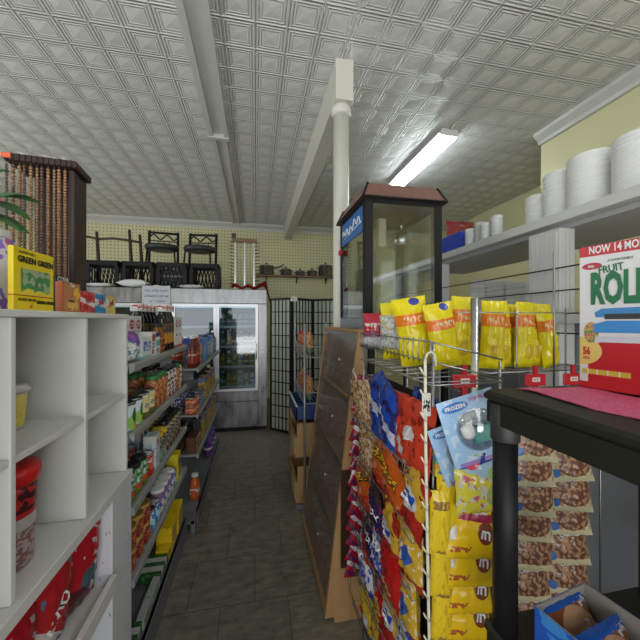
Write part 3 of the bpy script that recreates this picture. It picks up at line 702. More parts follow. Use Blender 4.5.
# near rack
X1 = -.480
fill(['purple_pack', 'blue_tub', 'redwhite_ctn', 'teal_ctn', 'amber_sauce', 'amber_sauce', 'dark_sauce', 'dark_sauce', 'dark_sauce', 'jobox', 'jobox'], 1.44, 2.43, X1, 1.371, 'near rack top shelf', .012)
fill(['tall_red_ctn', 'tall_red_ctn', 'tall_red_ctn', 'jobox', 'jobox', 'dark_sauce', 'dark_sauce', 'dark_sauce', 'dark_sauce', 'dark_sauce'], 1.44, 2.43, X1, 1.371, 'near rack top shelf back row', .12)
fill(['green_can', 'green_can', 'yellow_can', 'yellow_can', 'spice_jar', 'spice_jar', 'spice_jar', 'redwhite_jar', 'redwhite_jar', 'redwhite_jar', 'spice_jar', 'redwhite_jar'], 1.43, 2.43, X1, 1.091, 'near rack second shelf', .012)
fill(['olive_jar', 'olive_jar', 'red_can', 'red_can', 'red_can', 'spice_jar', 'spice_jar', 'olive_jar', 'redwhite_jar', 'redwhite_jar', 'redwhite_jar'], 1.43, 2.43, X1, 1.091, 'near rack second shelf back row', .12)
fill(['greenwhite_jar', 'greenwhite_jar', 'greenwhite_jar', 'red_can', 'paleblue_box', 'yellow_flower', 'yellow_flower', 'dark_spotted', 'dark_spotted', 'dark_spotted', 'dark_spotted', 'dark_spotted'], 1.43, 2.43, X1, .791, 'near rack third shelf', .012)
fill(['red_can', 'red_can', 'red_can', 'red_can', 'red_can', 'paleblue_box', 'olive_jar', 'dark_spotted', 'dark_spotted', 'dark_spotted', 'dark_spotted'], 1.43, 2.43, X1, .791, 'near rack third shelf back row', .12)
fill(['gold_can', 'gold_can', 'gold_can', 'blue_can', 'blue_can', 'whitelid_cup', 'whitelid_cup', 'whitelid_cup', 'whitelid_cup', 'blue_can', 'yellow_upright'], 1.43, 2.43, X1, .501, 'near rack fourth shelf', .012)
fill(['gold_can', 'gold_can', 'gold_can', 'red_can', 'blue_can', 'whitelid_cup', 'whitelid_cup', 'whitelid_cup', 'whitelid_cup', 'blue_can', 'blue_can'], 1.43, 2.43, X1, .501, 'near rack fourth shelf back row', .12)
fill(['gold_can', 'gold_can', 'gold_can'], 1.43, 2.43, X1, .593, 'stacked uppermost, near rack fourth shelf', .012)
fill(['green_pack', 'grey_bar', 'grey_bar', 'green_pack', 'small_yellow', 'tea_box', 'tea_box'], 1.43, 2.43, X1, .131, 'near rack bottom deck', .02)
fill(['green_pack', 'green_pack', 'green_pack', 'green_pack', 'tea_box'], 1.43, 2.43, X1, .131, 'near rack bottom deck back row', .15)
# far rack
X2 = -.428
fill(['cola_bottle', 'cola_bottle', 'cola_bottle', 'orange_bottle', 'blue_case', 'yellow_drink', 'yellow_drink', 'blue_case', 'yellow_drink', 'yellow_drink', 'cola_bottle'], 2.58, 4.1, X2, 1.181, 'far rack top shelf', .012)
fill(['cola_bottle', 'cola_bottle', 'orange_bottle', 'orange_bottle'], 2.58, 2.87, X2, 1.181, 'far rack top shelf back row', .13)
fill(['orange_tin', 'orange_tin', 'navy_can', 'navy_can', 'navy_can', 'yellow_pack', 'yellow_pack', 'yellow_drink', 'yellow_pack', 'yellow_pack', 'cola_bottle', 'yellow_pack', 'yellow_pack', 'yellow_drink'], 2.58, 4.1, X2, .831, 'far rack second shelf', .012)
fill(['orange_tin', 'orange_tin'], 2.58, 4.1, X2, .892, 'stacked uppermost, far rack second shelf', .012)
fill(['navy_can', 'navy_can', 'navy_can', 'navy_can', 'navy_can', 'navy_can'], 2.58, 4.1, X2, .831, 'far rack second shelf back row', .12)
fill(['tan_box', 'tan_box', 'black_box', 'yellow_pack', 'yellow_pack', 'black_box', 'yellow_pack', 'yellow_pack', 'yellow_pack', 'black_box', 'yellow_pack', 'yellow_pack', 'black_box', 'yellow_pack'], 2.58, 4.1, X2, .531, 'far rack third shelf', .012)
fill(['black_box', 'black_box', 'black_box', 'tan_box'], 2.58, 4.1, X2, .531, 'far rack third shelf back row', .12)
fill(['fast_bottle'], 2.72, 4.1, X2, .101, 'far rack bottom deck', .012)
fill(['purple_bag', 'purple_bag', 'purple_bag'], 3.5, 4.1, X2, .101, 'far rack bottom deck', .02)

# ================================================================== BACK: fridges
FY = 4.56; FT = 1.975
def fridge(label, x0, x1, stock=True):
    r = thing('glass_door_fridge', label, 'refrigerator', ((x0+x1)/2, FY, 0)); w = (x1-x0)/2; D = .75
    b = MB(); b.bbox(-w, w, 0, D, FT-.20, FT, .006)
    b.build('header', steel, r)
    MB().bbox(-w, -w+.12, .002, D, .06, FT-.201, .004).build('side_panel', steel, r)
    MB().bbox(w-.12, w, .002, D, .06, FT-.201, .004).build('side_panel', steel, r)
    MB().box(-w+.12, w-.12, .03, D, .06, .56).build('lower_housing', steel, r)
    MB().bbox(-w+.125, w-.125, -.004, .028, .09, .42, .004).build('lower_grille_panel', steel, r)
    MB().bbox(-w+.125, w-.125, .002, .028, .425, .56, .004).build('sill_panel', steel, r)
    MB().box(-w+.12, w-.12, D-.03, D, .561, FT-.201).build('back_liner', mat('fridge_liner', (.16, .17, .18), .6), r)
    MB().box(-w+.02, w-.02, .05, D-.02, 0, .059).build('plinth', blk, r)
    al = mat('aluminium', (.62, .63, .65), .35, .8)
    dw = (2*w-.24)/2
    for k in (0, 1):
        xa = -w+.12+k*dw+.002; xb = xa+dw-.004; z0, z1 = .565, FT-.205
        b = MB(); f = .035
        b.box(xa, xa+f, 0, .03, z0, z1); b.box(xb-f, xb, 0, .03, z0, z1); b.box(xa+f, xb-f, 0, .03, z0, z0+f); b.box(xa+f, xb-f, 0, .03, z1-f, z1)
        d = b.build('door', al, r)
        MB().box(xa+f, xb-f, .012, .017, z0+f, z1-f).build('door_glass', door_glass, d)
        hx = xb-.02 if k else xa+.02
        MB().tube([(hx, -.004, 1.0), (hx, -.03, 1.02), (hx, -.03, 1.2), (hx, -.004, 1.22)], .006).build('handle', chrome, d)
    for z in (.62, .90, 1.18, 1.46):
        b = MB()
        for k in range(15):
            yy = .08+k*.042; b.box(-w+.125, w-.125, yy, yy+.006, z-.006, z)
        b.box(-w+.125, w-.125, .07, .078, z-.02, z+.012)
        b.build('wire_shelf', galv, r)
    MB().box(-w+.13, w-.13, .09, .12, 1.72, 1.745).build('lamp', mat('fridge_lamp', (.9, .9, .9), .4, emis=(.8, .92, 1), es=.7), r)
    return r
fridge('stainless glass-door drinks fridge at the end of the aisle', -1.20, .165)
fridge('stainless glass-door fridge behind the grocery racks, further left', -2.60, -1.215)
LIB['fr_y'] = (P_bottle(.033, .21, mat('fy', (.6, .42, .02), .2), A('l_fy', (.7, .5, .03), [('band', .3, .6, GRN)]), mat('capg', GRN, .3), .45), 'bottle', 'chilled_bottle', 'yellow bottle')
LIB['fr_g'] = (P_bottle(.033, .21, mat('fg', (.03, .18, .08), .2), A('l_fg', (.1, .35, .12), [('band', .3, .6, WHI)]), whitep, .45), 'bottle', 'chilled_bottle', 'green bottle')
LIB['fr_b'] = (P_bottle(.033, .21, mat('fb', (.5, .6, .65), .2), A('l_fb', (.05, .2, .5), [('band', .3, .6, WHI)]), mat('capb', BLU, .3), .45), 'bottle', 'chilled_bottle', 'clear water bottle')
LIB['fr_r'] = (P_bottle(.033, .21, mat('fr', (.3, .03, .02), .2), A('l_fr', RED, [('band', .3, .6, WHI)]), mat('capr', RED, .3), .45), 'bottle', 'chilled_bottle', 'red bottle')
rw = {0: ('fr_y', 'fr_g', 'fr_y', 'fr_y', 'fr_g', 'fr_y', 'fr_b'), 1: ('fr_y', 'fr_y', 'fr_g', 'fr_y', 'fr_b', 'fr_r', 'fr_g'), 2: ('fr_y', 'fr_g', 'fr_y', 'fr_r', 'fr_g', 'fr_b', 'fr_b'), 3: ('fr_b', 'fr_b', 'fr_g', 'fr_b', 'fr_b', 'fr_b', 'fr_b')}
ordn = ['leftmost', 'second', 'third', 'fourth', 'fifth', 'sixth', 'seventh']
for ri, zz in enumerate((.62, .90, 1.18, 1.46)):
    for k, key in enumerate(rw[ri]):
        place(key, LIB[key][3]+', '+ordn[k]+' in the '+['bottom', 'second lowest', 'third lowest', 'top'][ri]+' row of the fridge', (-.52+k*.08, FY+.10, zz+.001), 0, 'bottles inside the glass-door fridge')

# paper notice hung on the fridge header
r = thing('paper_notice', 'white handwritten paper notice taped to the fridge header', 'notice', (-1.27, FY-.012, 1.70), 0)
pn = MB().box(-.17, .17, 0, .0015, 0, .30).build('sheet', A('a_notice', (.55, .57, .62), [('scrib', (.08, .92, .74, .84), (.12, .13, .2), 34, 14), ('scrib', (.08, .92, .5, .6), (.15, .16, .24), 30, 14), ('scrib', (.2, .8, .28, .36), (.2, .2, .28), 30, 14)], .6), r)
MB().box(-.03, .03, -.001, 0, .28, .31).build('tape', mat('tape', (.6, .6, .5), .3), r)

# crates on the fridges
def crate(label, x, y, z, w=.40, h=.38, d=.34, rz=0):
    r = thing('milk_crate', label, 'crate', (x, y, z), rz, 'black crates on top of the fridges')
    b = MB(); t = .012
    for yy in (0, d-t):
        b.box(-w/2, w/2, yy, yy+t, 0, .05); b.box(-w/2, w/2, yy, yy+t, h-.06, h); b.box(-w/2, w/2, yy, yy+t, h*.5-.01, h*.5+.01) if False else None
        for xx in (-w/2, w/2-.03): b.box(xx, xx+.03, yy, yy+t, .05, h-.06)
        b.box(-w/2+.03, -w/2+.05, yy, yy+t, .05, h-.06); b.box(w/2-.05, w/2-.03, yy, yy+t, .05, h-.06)
        n = 6
        for k in range(n):
            cx = -w/2+.05+k*(w-.10)/n; a = (w-.10)/n
            for s in (0, 1):
                pts = [(cx, yy+t/2, .05+(h-.11)*0), (cx+a, yy+t/2, h-.06)] if s == 0 else [(cx+a, yy+t/2, .05), (cx, yy+t/2, h-.06)]
                b.tube(pts, .006, 4)
    for xx in (-w/2, w/2-t):
        b.box(xx, xx+t, 0, d, 0, .08); b.box(xx, xx+t, 0, d, h-.08, h)
        for k in range(5): b.box(xx, xx+t, .02+k*.07, .045+k*.07, .08, h-.08)
    b.build('crate_body', blk, r)
    b = MB()
    for k in range(7): b.box(-w/2+.012, w/2-.012, .015+k*.045, .03+k*.045, .0, .012)
    b.build('crate_floor', blk, r)
    return r
crate('black milk crate furthest left on the fridges', -2.02, FY+.25, FT+.001)
crate('black milk crate left of the crate with papers', -1.58, FY+.25, FT+.001)
crate('black milk crate under the right-hand stacked chair', -.71, FY+.25, FT+.001)
cb = crate('black crate holding dark papers between two open crates', -1.145, FY+.25, FT+.001)
r = thing('paper_bundle', 'dark printed paper bundle filling the third crate', 'papers', (-1.145, FY+.30, FT+.02))
MB().bbox(-.17, .17, 0, .20, 0, .33, .01).build('bundle', A('a_papers', (.03, .03, .035), [('spots', 10, .6, (.3, .3, .32)), ('rect', .05, .95, .5, .56, (.25, .25, .27))]), r)
# folded white packages in front of the crates
for k, (x, w, h, lab) in enumerate([(-1.98, .36, .05, 'flat white bundle at the far left in front of the crates'), (-1.58, .40, .10, 'folded white bundle in front of the second crate'), (-.85, .34, .05, 'thin folded white bundle in front of the right crate')]):
    o, _ = pouch('white_bundle', w, .16, h, foam, None, seed=40+k, lump=.15)
    o.rotation_euler = (R(90), 0, 0); o.location = (x, FY+.19, FT+.001+h*.62)
    tag(o, lab, 'bundle', 'white folded bundles on the fridges')

def chair(label, x, y, z, rz):
    r = thing('metal_chair', label, 'chair', (x, y, z), rz, 'small chairs stacked on the crates')
    MB().lathe([(.15, .17), (.19, .18), (.20, .21), (.19, .235), (.12, .245)], n=20, sx=1, sy=.9).build('seat', mat('seat_black', (.03, .03, .032), .4), r)
    for sx in (-1, 1):
        MB().tube([(sx*.17, .14, 0), (sx*.17, .16, .2), (sx*.17, .19, .46)], .017).build('back_post', blkm, r)
        MB().tube([(sx*.16, -.13, .0), (sx*.15, -.11, .17)], .011).build('leg', blkm, r)
    b = MB(); b.tube([(-.17, .185, .44), (.17, .185, .44)], .016); b.tube([(-.17, .172, .33), (.17, .172, .33)], .007); b.build('back_rail', blkm, r)
    b = MB()
    for xx in (-.08, 0, .08): b.tube([(xx, .165, .25), (xx*.8, .185, .33)], .005)
    pts = [(-.16+.32*i/24, .18, .385+.03*math.sin(i/24*4*PI)) for i in range(25)]
    b.tube(pts, .009); b.build('back_scroll', blkm, r)
    return r
chair('black metal chair on the crates, left of the two', -1.32, FY+.45, FT+.382, R(8)).scale = (1.15,)*3
chair('black metal chair on the crates, right of the two', -.80, FY+.45, FT+.382, R(-5)).scale = (1.15,)*3
# bamboo drying rack
r = thing('bamboo_rack', 'dark bamboo drying rack standing on the left fridge', 'rack', (-2.05, FY+.68, FT+.001))
for (x, y, h) in ((-.42, 0, .92), (-.20, -.02, .86), (.22, .02, .92), (.36, .03, .86)):
    MB().tube([(x, y, 0), (x+.015, y, h*.5), (x-.01, y, h)], [.03, .026, .02], 8).build('upright', bamboo, r)
b = MB(); b.tube([(-.42, 0, .80), (-.2, -.02, .76), (-.19, -.02, .76)], .018); b.tube([(-.23, -.015, .75), (.0, 0, .78), (.24, .02, .76), (.38, .03, .74)], .018)
b.build('cross_rail', bamboo, r)
# teal cloth over a pale box
r = thing('storage_box', 'pale grey box under the teal folded cloth', 'box', (-2.48, FY+.35, FT+.001))
MB().bbox(-.14, .14, -.15, .15, 0, .16, .005).build('box_body', mat('pale_box', (.35, .4, .42), .5), r)
o, _ = pouch('teal_cloth', .36, .30, .12, mat('teal_cloth_m', (.02, .32, .24), .7), None, seed=51, lump=.3)
o.rotation_euler = (R(90), 0, 0); o.location = (-2.46, FY+.52, FT+.24); tag(o, 'teal folded cloth on the pale grey box', 'cloth')
# spiked steel rack
r = thing('spiked_rack', 'tall chrome rack with side prongs standing on the fridge', 'rack', (-.15, FY+.34, FT+.001)); r.scale = (1.05, 1, .93)
for x in (-.13, .0, .13):
    MB().bbox(x-.013, x+.013, -.012, .012, .02, .82, .003).build('upright', chrome, r)
b = MB()
for k in range(14):
    z = .06+k*.055
    MB().tube([(-.14, 0, z), (-.205, -.01, z+.012)], .006, 5).build('prong', blkm, r); MB().tube([(.14, 0, z), (.205, -.01, z+.012)], .006, 5).build('prong', blkm, r)
MB().bbox(-.17, .17, -.03, .03, .78, .84, .004).build('top_bar', plankwood, r)
MB().bbox(-.17, .17, -.08, .08, .0, .02, .003).build('foot', chrome, r)
MB().bbox(-.175, -.12, -.025, .025, .841, .92, .003).build('end_block', bamboo, r)
# red cloth draped off the fridge
b = MB(); nx, ny = 26, 12; vs = []; fs = []
for j in range(ny+1):
    for i in range(nx+1):
        u = i/nx; v = j/ny; x = -.32+.545*u
        z = FT+.045+.02*math.sin(u*19)+.02*math.sin(u*11+v*6)+(.10*math.exp(-((u-.88)/.08)**2))*(1-v)
        if x > .175: z -= (.24+.05*math.sin(j))*((x-.175)/.05)**.5*(1)
        y = FY+.03+v*.16+.01*math.sin(u*23)
        vs.append((x, y, z))
for j in range(ny):
    for i in range(nx): a = j*(nx+1)+i; fs.append((a, a+1, a+nx+2, a+nx+1))
n0 = len(vs); vs += [(p[0], p[1], p[2]+.006) for p in vs]; fs += [tuple(n0+i for i in reversed(f)) for f in fs]
tag(b.add(vs, fs, 0, True).build('red_cloth', mat('red_cloth_m', (.28, .01, .015), .75)), 'crumpled dark red cloth hanging over the right end of the fridge', 'cloth')

# wall shelf with pots
r = thing('wall_shelf', 'narrow wooden shelf on the yellow pegboard wall', 'shelf', (.82, BW, 2.40))
MB().bbox(-.80, .80, -.17, -.001, 0, .03, .003).build('board', plankwood, r)
for x in (-.6, 0, .6): MB().prism([(-.001, 0), (-.13, 0), (-.001, -.12)], x-.008, x+.008, axis='x').build('bracket', blkm, r)
def pot(label, x, rad, h, handle, lid=True):
    r = thing('saucepan', label, 'pot', (x, BW-.10, 2.432), 0, 'steel pots on the wall shelf'); rad *= 1.3; h *= 1.3
    MB().lathe([(rad*.9, 0), (rad, .01), (rad, h), (rad*1.04, h+.003)], n=24, sy=min(1, .075/rad)).build('pan', potm, r)
    if lid:
        MB().lathe([(rad*1.03, h+.004), (rad*.8, h+.022), (rad*.2, h+.034)], n=24, sy=min(1, .075/rad)).build('lid', potm, r)
        MB().lathe([(.008, h+.034), (.018, h+.05), (.018, h+.06), (.01, h+.066)], n=12).build('knob', blk, r)
    if handle: MB().tube([(rad, 0, h*.8), (rad+.12, -.01, h*.95), (rad+.19, -.01, h*1.25)], .011).build('handle', blk, r)
    else:
        for s in (-1, 1): MB().tube([(s*rad, -.03, h*.75), (s*(rad+.03), -.03, h*.8), (s*(rad+.03), .02, h*.8), (s*rad, .02, h*.75)], .006).build('side_handle', chrome, r)
pot('lidded steel saucepan at the left end of the wall shelf', .22, .11, .13, True)
pot('low steel saucepan, second from left on the wall shelf', .60, .085, .08, False)
pot('smallest steel saucepan in the middle of the wall shelf', .88, .065, .06, False)
pot('small steel saucepan left of the big stock pot', 1.12, .07, .07, False)
pot('tallest steel stock pot at the right of the wall shelf', 1.40, .11, .16, False)
r = thing('wall_outlet', 'small pale outlet box on the pegboard wall above the crates', 'outlet', (-3.05, BW-.001, 2.72))
MB().bbox(-.05, .05, -.03, 0, 0, .12, .003).build('outlet_body', mat('outlet_grey', (.4, .38, .25), .5), r)

# folding lattice screen
r = thing('folding_screen', 'black lattice folding screen with pale panels right of the fridge', 'screen', (.21, 4.50, 0))
paper = mat('screen_paper', (.42, .45, .36), .8)
pts = [(0, 0), (.27, -.24), (.60, .02), (.95, -.20)]
for k in range(3):
    (xa, ya), (xb, yb) = pts[k], pts[k+1]; L_ = math.hypot(xb-xa, yb-ya); an = math.atan2(yb-ya, xb-xa)
    M_ = Matrix.Translation((xa, ya, 0)) @ Matrix.Rotation(an, 4, 'Z')
    b = MB(); H = 1.85
    b.box(.002, .028, -.012, .012, .03, H, 0, M_); b.box(L_-.03, L_-.004, -.012, .012, .03, H, 0, M_)
    b.box(.028, L_-.03, -.012, .012, H-.03, H, 0, M_); b.box(.028, L_-.03, -.012, .012, .03, .06, 0, M_)
    p = b.build('panel_frame', blk, r)
    b = MB(); n = 6 if k else 5
    for i in range(1, n): xx = .028+(L_-.058)*i/n; b.box(xx-.006, xx+.006, -.009, -.001, .06, H-.03, 0, M_)
    for i in range(1, 11): zz = .06+(H-.09)*i/11; b.box(.028, L_-.03, -.0095, -.001, zz-.006, zz+.006, 0, M_)
    b.build('lattice', blk, p)
    MB().box(.028, L_-.03, .0, .002, .06, H-.03, 0, M_).build('paper_panel', paper, p)
lb = MB().box(-.045, .045, -.002, 0, 0, .06).build('price_tag', A('a_ptag', WHI, [('scrib', (.1, .9, .2, .8), (.4, .1, .1), 10, 5)]), r)
lb.location = (.30, -.25, 1.80)

# ================================================================== RIGHT: far shelf behind the bulk case
r = thing('wire_shelf_unit', 'white wire shelf with snack bags between the case and the screen', 'shelf', (0, 0, 0))
for (x, y) in ((.40, 2.60), (.40, 3.25), (.72, 2.60), (.72, 3.25)):
    MB().tube([(x, y, 0), (x, y, 1.52)], .009).build('post', mat('wire_white', (.35, .35, .35), .4, .5), r)
for z in (1.24, .86):
    b = MB()
    for zz in (z, z+.09):
        b.tube([(.40, 2.60, zz), (.40, 3.25, zz), (.72, 3.25, zz), (.72, 2.60, zz), (.40, 2.60, zz)], .005, 6)
    for k in range(14): b.tube([(.40, 2.62+k*.047, z), (.40, 2.62+k*.047, z+.09)], .002, 4)
    for k in range(9): b.tube([(.42+k*.035, 2.60, z), (.42+k*.035, 3.25, z)], .002, 4)
    b.build('wire_basket', MATS['wire_white'], r)
fb = A('a_farsnack', (.45, .06, .03), [('spots', 9, .52, (.65, .3, .1)), ('band', .8, 1, RED)])
fb2 = A('a_farsnack2', (.5, .28, .1), [('spots', 9, .55, (.3, .03, .02)), ('band', .0, .3, (.1, .2, .1))])
LIB['far1'] = (P_bag(.16, .20, .07, fb, seed=61), 'snack bag', 'snack_bag', '')
LIB['far2'] = (P_bag(.16, .20, .07, fb2, seed=62), 'snack bag', 'snack_bag', '')
gsn = 'snack bags on the white wire shelf'
place('far1', 'red snack bag at the far end of the upper wire basket', (.42, 3.12, 1.25), -PI/2, gsn)
place('far1', 'red snack bag in the middle of the upper wire basket', (.42, 2.93, 1.25), -PI/2, gsn)
place('far2', 'tan and red snack bag nearest in the upper wire basket', (.42, 2.72, 1.25), -PI/2, gsn)
place('far2', 'tan snack bag at the far end of the lower wire basket', (.42, 3.10, .87), -PI/2, gsn)
place('far1', 'red snack bag in the middle of the lower wire basket', (.42, 2.92, .87), -PI/2, gsn)
place('far2', 'tan snack bag nearest in the lower wire basket', (.42, 2.72, .87), -PI/2, gsn)
r = thing('blue_tray', 'blue tray with a white rim below the wire baskets', 'tray', (.37, 2.95, .70))
b = MB(); b.box(-.03, .30, -.28, .28, 0, .01); b.box(-.03, -.02, -.28, .28, 0, .12); b.box(.29, .30, -.28, .28, 0, .12); b.box(-.03, .3, -.28, -.27, 0, .12); b.box(-.03, .3, .27, .28, 0, .12)
b.build('tray_body', mat('tray_blue', (.02, .05, .2), .4), r); MB().box(-.034, -.02, -.284, .284, .12, .132).build('rim', whitep, r)
for k, (z, h, lab) in enumerate(((.40, .28, 'wooden produce box with pale front, upper of two beside the floor'), (.04, .30, 'wooden produce box standing lowest beside the aisle'))):
    r = thing('produce_box', lab, 'box', (.36, 2.66 if k == 0 else 2.62, z), 0, 'wooden boxes past the bulk case')
    b = MB(); b.box(-.03, .28, 0, .55, 0, .012); b.box(-.03, -.016, 0, .55, .012, h*.6); b.box(-.016, .28, .54, .55, .012, h); b.box(.27, .28, .0, .54, .012, h); b.box(-.016, .27, 0, .012, .012, h)
    b.build('box_body', lightwood, r)
    MB().bbox(-.036, -.0301, .02, .30, .02, h*.55, .002).build('front_label', A('a_boxlab%d' % k, (.6, .5, .25), [('rect', 0, 1, .3, .7, (.65, .6, .5)), ('ell', .5, .5, .3, .3, (.5, .35, .05))]), r)
r = thing('floor_stand', 'low grey stand under the wooden produce boxes', 'stand', (.33, 2.60, 0))
MB().box(0, .32, 0, .60, 0, .035).build('stand_board', gdark, r)

# ================================================================== RIGHT: bulk display case (sloping front)
r = thing('bulk_case', 'tall sloping wooden display case with clear glare-tinted doors along the aisle', 'display case', (0, 0, 0))
Y0, Y1 = 1.59, 2.41; xb_, xt_, H = .35, .535, 1.50
def xs(z): return xb_+(xt_-xb_)*(z-.03)/(H-.03)
XB = .562
for y0 in (Y0, Y1-.022):
    MB().prism([(xs(.06)-.004, .03), (xs(H)-.004, H), (XB, H), (XB, 0), (xb_+.05, 0), (xb_+.045, .03)], y0, y0+.022).build('end_panel', lightwood, r)
MB().box(XB-.012, XB-.001, Y0+.023, Y1-.023, .03, H-.02).build('back_panel', lightwood, r)
MB().box(xs(H)+.004, XB-.013, Y0+.023, Y1-.023, H-.018, H).build('top_panel', lightwood, r)
zs = [.09, .44, .80, 1.14, 1.485]
for z in zs[:-1]:
    MB().box(xs(z)+.006, XB-.014, Y0+.023, Y1-.023, z-.014, z).build('shelf_board', lightwood, r)
MB().prism([(xs(.03), .035), (xs(.085), .085), (xs(.085)+.012, .085), (xs(.03)+.012, .035)], Y0+.023, Y1-.023).build('bottom_rail', lightwood, r)
for k in range(4):
    za, zb = zs[k]+.004, zs[k+1]-.008
    d = MB().prism([(xs(za), za), (xs(zb), zb), (xs(zb)+.004, zb), (xs(za)+.004, za)], Y0+.024, Y1-.024).build('door', glare_tint, r)
    MB().prism([(xs(zb-.02)-.006, zb-.02), (xs(zb)-.006, zb), (xs(zb), zb), (xs(zb-.02), zb-.02)], Y0+.024, Y1-.024).build('door_rail', galv, d)
    MB().lathe([(.006, 0), (.007, .004), (.006, .008)], n=12).build('knob', cream, d, loc=(xs((za+zb)/2)-.004, Y0+.30, (za+zb)/2), rot=(0, R(-90), 0))
MB().bbox(.43, .53, Y0-.014, Y0-.001, .28, .78, .01).build('handle_reflection', mat('reflection_brown', (.05, .028, .018), .3), r)  # brown panel standing in for the reflection of a door handle
# bulk goods inside: loaves of bread on each shelf
LIB['loaf'] = (P_bag(.13, .17, .09, A('a_loaf', (.45, .27, .13), [('spots', 8, .50, (.72, .70, .66)), ('spots', 5, .66, (.3, .06, .03))]), seed=70, lump=.35), 'bag', 'bread_bag', '')  # the pale spots are painted highlights of the wrapping
ln = ['farthest', 'second farthest', 'middle', 'second nearest', 'nearest']
for si, z in enumerate(zs[:-1]):
    for k in range(5):
        place('loaf', ln[k]+' wrapped loaf on the '+['bottom', 'second lowest', 'second highest', 'top'][si]+' shelf of the sloping case', (xs(z)+.042, 2.30-k*.152, z+.002), -PI/2+random.uniform(-.1, .1), 'wrapped loaves in the sloping case', s=.98)

# counter carrying popcorn machine
r = thing('machine_stand', 'dark stand under the popcorn machine', 'stand', (.80, 1.86, 0))
MB().bbox(-.225, .26, -.28, .24, 1.40, 1.438, .003).build('top_board', mat('stand_grey', (.2, .2, .2), .5), r)
for (x, y) in ((-.2, -.26), (.23, -.26), (-.2, .20), (.23, .20)): MB().box(x-.015, x+.015, y-.015, y+.015, 0, 1.399).build('leg', blkm, r)
MB().box(-.2, .22, -.24, .2, .5, .52).build('lower_shelf', MATS['stand_grey'], r)
# popcorn machine
r = thing('popcorn_machine', 'glass popcorn machine with brown roof and black corner posts', 'popcorn machine', (.785, 1.835, 1.44))
w, d = .222, .25; zb0, zt0 = .12, .75
MB().bbox(-w, w, -d, d, .0, zb0, .005).build('base', chrome, r)
for sx in (-1, 1):
    for sy in (-1, 1):
        MB().bbox(sx*w-(.044 if sx > 0 else 0), sx*w+(0 if sx > 0 else .044), sy*d-(.045 if sy > 0 else 0), sy*d+(0 if sy > 0 else .045), zb0+.001, zt0, .003).build('corner_post', blk, r)
b = MB()
for sy in (-1, 1): b.box(-w+.045, w-.045, sy*d-(.015 if sy > 0 else 0), sy*d+(0 if sy > 0 else .015), zt0-.022, zt0)
for sx in (-1, 1): b.box(sx*w-(.015 if sx > 0 else 0), sx*w+(0 if sx > 0 else .015), -d+.046, d-.046, zt0-.022, zt0)
b.build('top_frame', blk, r)
MB().box(-w+.045, w-.045, -d+.006, -d+.010, zb0, zt0-.022).build('glass_pane', pane_m, r)
MB().box(-w+.045, w-.045, d-.010, d-.006, zb0, zt0-.022).build('glass_pane', pane_m, r)
MB().box(-w+.006, -w+.010, -d+.046, d-.046, zb0, zt0-.022).build('glass_pane', pane_m, r)
MB().box(w-.010, w-.006, -d+.046, d-.046, zb0, zt0-.022).build('glass_pane', pane_m, r)
b = MB(); o_ = .018; i_ = -.02; zr = zt0+.002; zh = zt0+.085
vs = [(-w-o_, -d-o_, zr), (w+o_, -d-o_, zr), (w+o_, d+o_, zr), (-w-o_, d+o_, zr), (-w-i_*-1, -d+.02, zh), (w+i_, -d+.02, zh), (w+i_, d-.02, zh), (-w+.02, d-.02, zh)]
vs[4] = (-w+.02, -d+.02, zh)
b.add(vs, [(0, 3, 2, 1), (4, 5, 6, 7), (0, 1, 5, 4), (1, 2, 6, 5), (2, 3, 7, 6), (3, 0, 4, 7)])
ro = b.build('roof', roofbrown, r)
b = MB()
for a_, c_ in ((0, 4), (1, 5), (2, 6), (3, 7)): b.tube([vs[a_], vs[c_]], .007, 6)
for a_, c_ in ((0, 1), (1, 2), (2, 3), (3, 0)): b.tube([vs[a_], vs[c_]], .006, 6)
b.build('roof_edge_trim', blk, ro)
# band with white script on the aisle side
bd = MB().box(-w+.001, -w+.0045, -d+.048, d-.048, zt0-.16, zt0-.024).build('blue_banner', mat('banner_blue', (.03, .14, .42), .35), r)
b = MB(); pts = []
for i in range(61):
    t = i/60; pts.append((-w-.001, d-.07-t*(2*d-.14), zt0-.10+.02*math.sin(t*30)+.010*math.sin(t*11)+t*.02))
b.tube(pts, .0035, 5); b.tube([(-w-.001, d-.06, zt0-.13), (-w-.001, -d+.07, zt0-.105)], .002, 5); b.build('banner_script', ink_w, bd)
MB().lathe([(.012, 0), (.02, .004), (.018, .02)], n=14).build('red_switch', red, r, loc=(-w-.001, d-.05, zt0-.20), rot=(0, R(-90), 0))
# kettle, hanger and motor
k_ = MB().lathe([(.05, .0), (.062, .01), (.058, .06), (.035, .085), (.02, .095)], n=28).build('kettle', chrome, r, loc=(.09, -.02, zt0-.19))
MB().tube([(0, 0, .09), (0, 0, .165)], .008).build('kettle_rod', chrome, k_)
MB().lathe([(.075, -.006), (.078, 0), (.05, .004)], n=28).build('kettle_rim', chrome, k_)
MB().bbox(-.06, -.01, -.03, .03, zt0-.20, zt0-.03, .004).build('motor_box', cream, r)
MB().bbox(-.085, -.025, .10, .125, zb0, zt0-.2, .003).build('rear_column', mat('stand_grey', (.2, .2, .2)), r)
MB().tube([(-.12, 0, zt0-.02), (-.12, 0, zt0-.22), (-.12, 0, zt0-.30), (-.12, 0, zt0-.31)], [.004, .006, .016, .012], 10).build('warming_lamp', mat('brass_dull', (.25, .16, .05), .4, .6), r)
MB().box(-w+.02, w-.02, -d+.02, d-.02, zb0, zb0+.01).build('tray', chrome, r)
# white parcel on top of the roof
o, _ = pouch('white_paper', .22, .14, .04, mat('white_paper_m', (.62, .64, .64), .6), None, seed=77, lump=.4)
o.rotation_euler = (R(90), 0, R(90)); o.location = (.66, 1.95, 1.44+zh+.021); tag(o, 'crumpled white paper lying on the popcorn machine roof', 'paper')

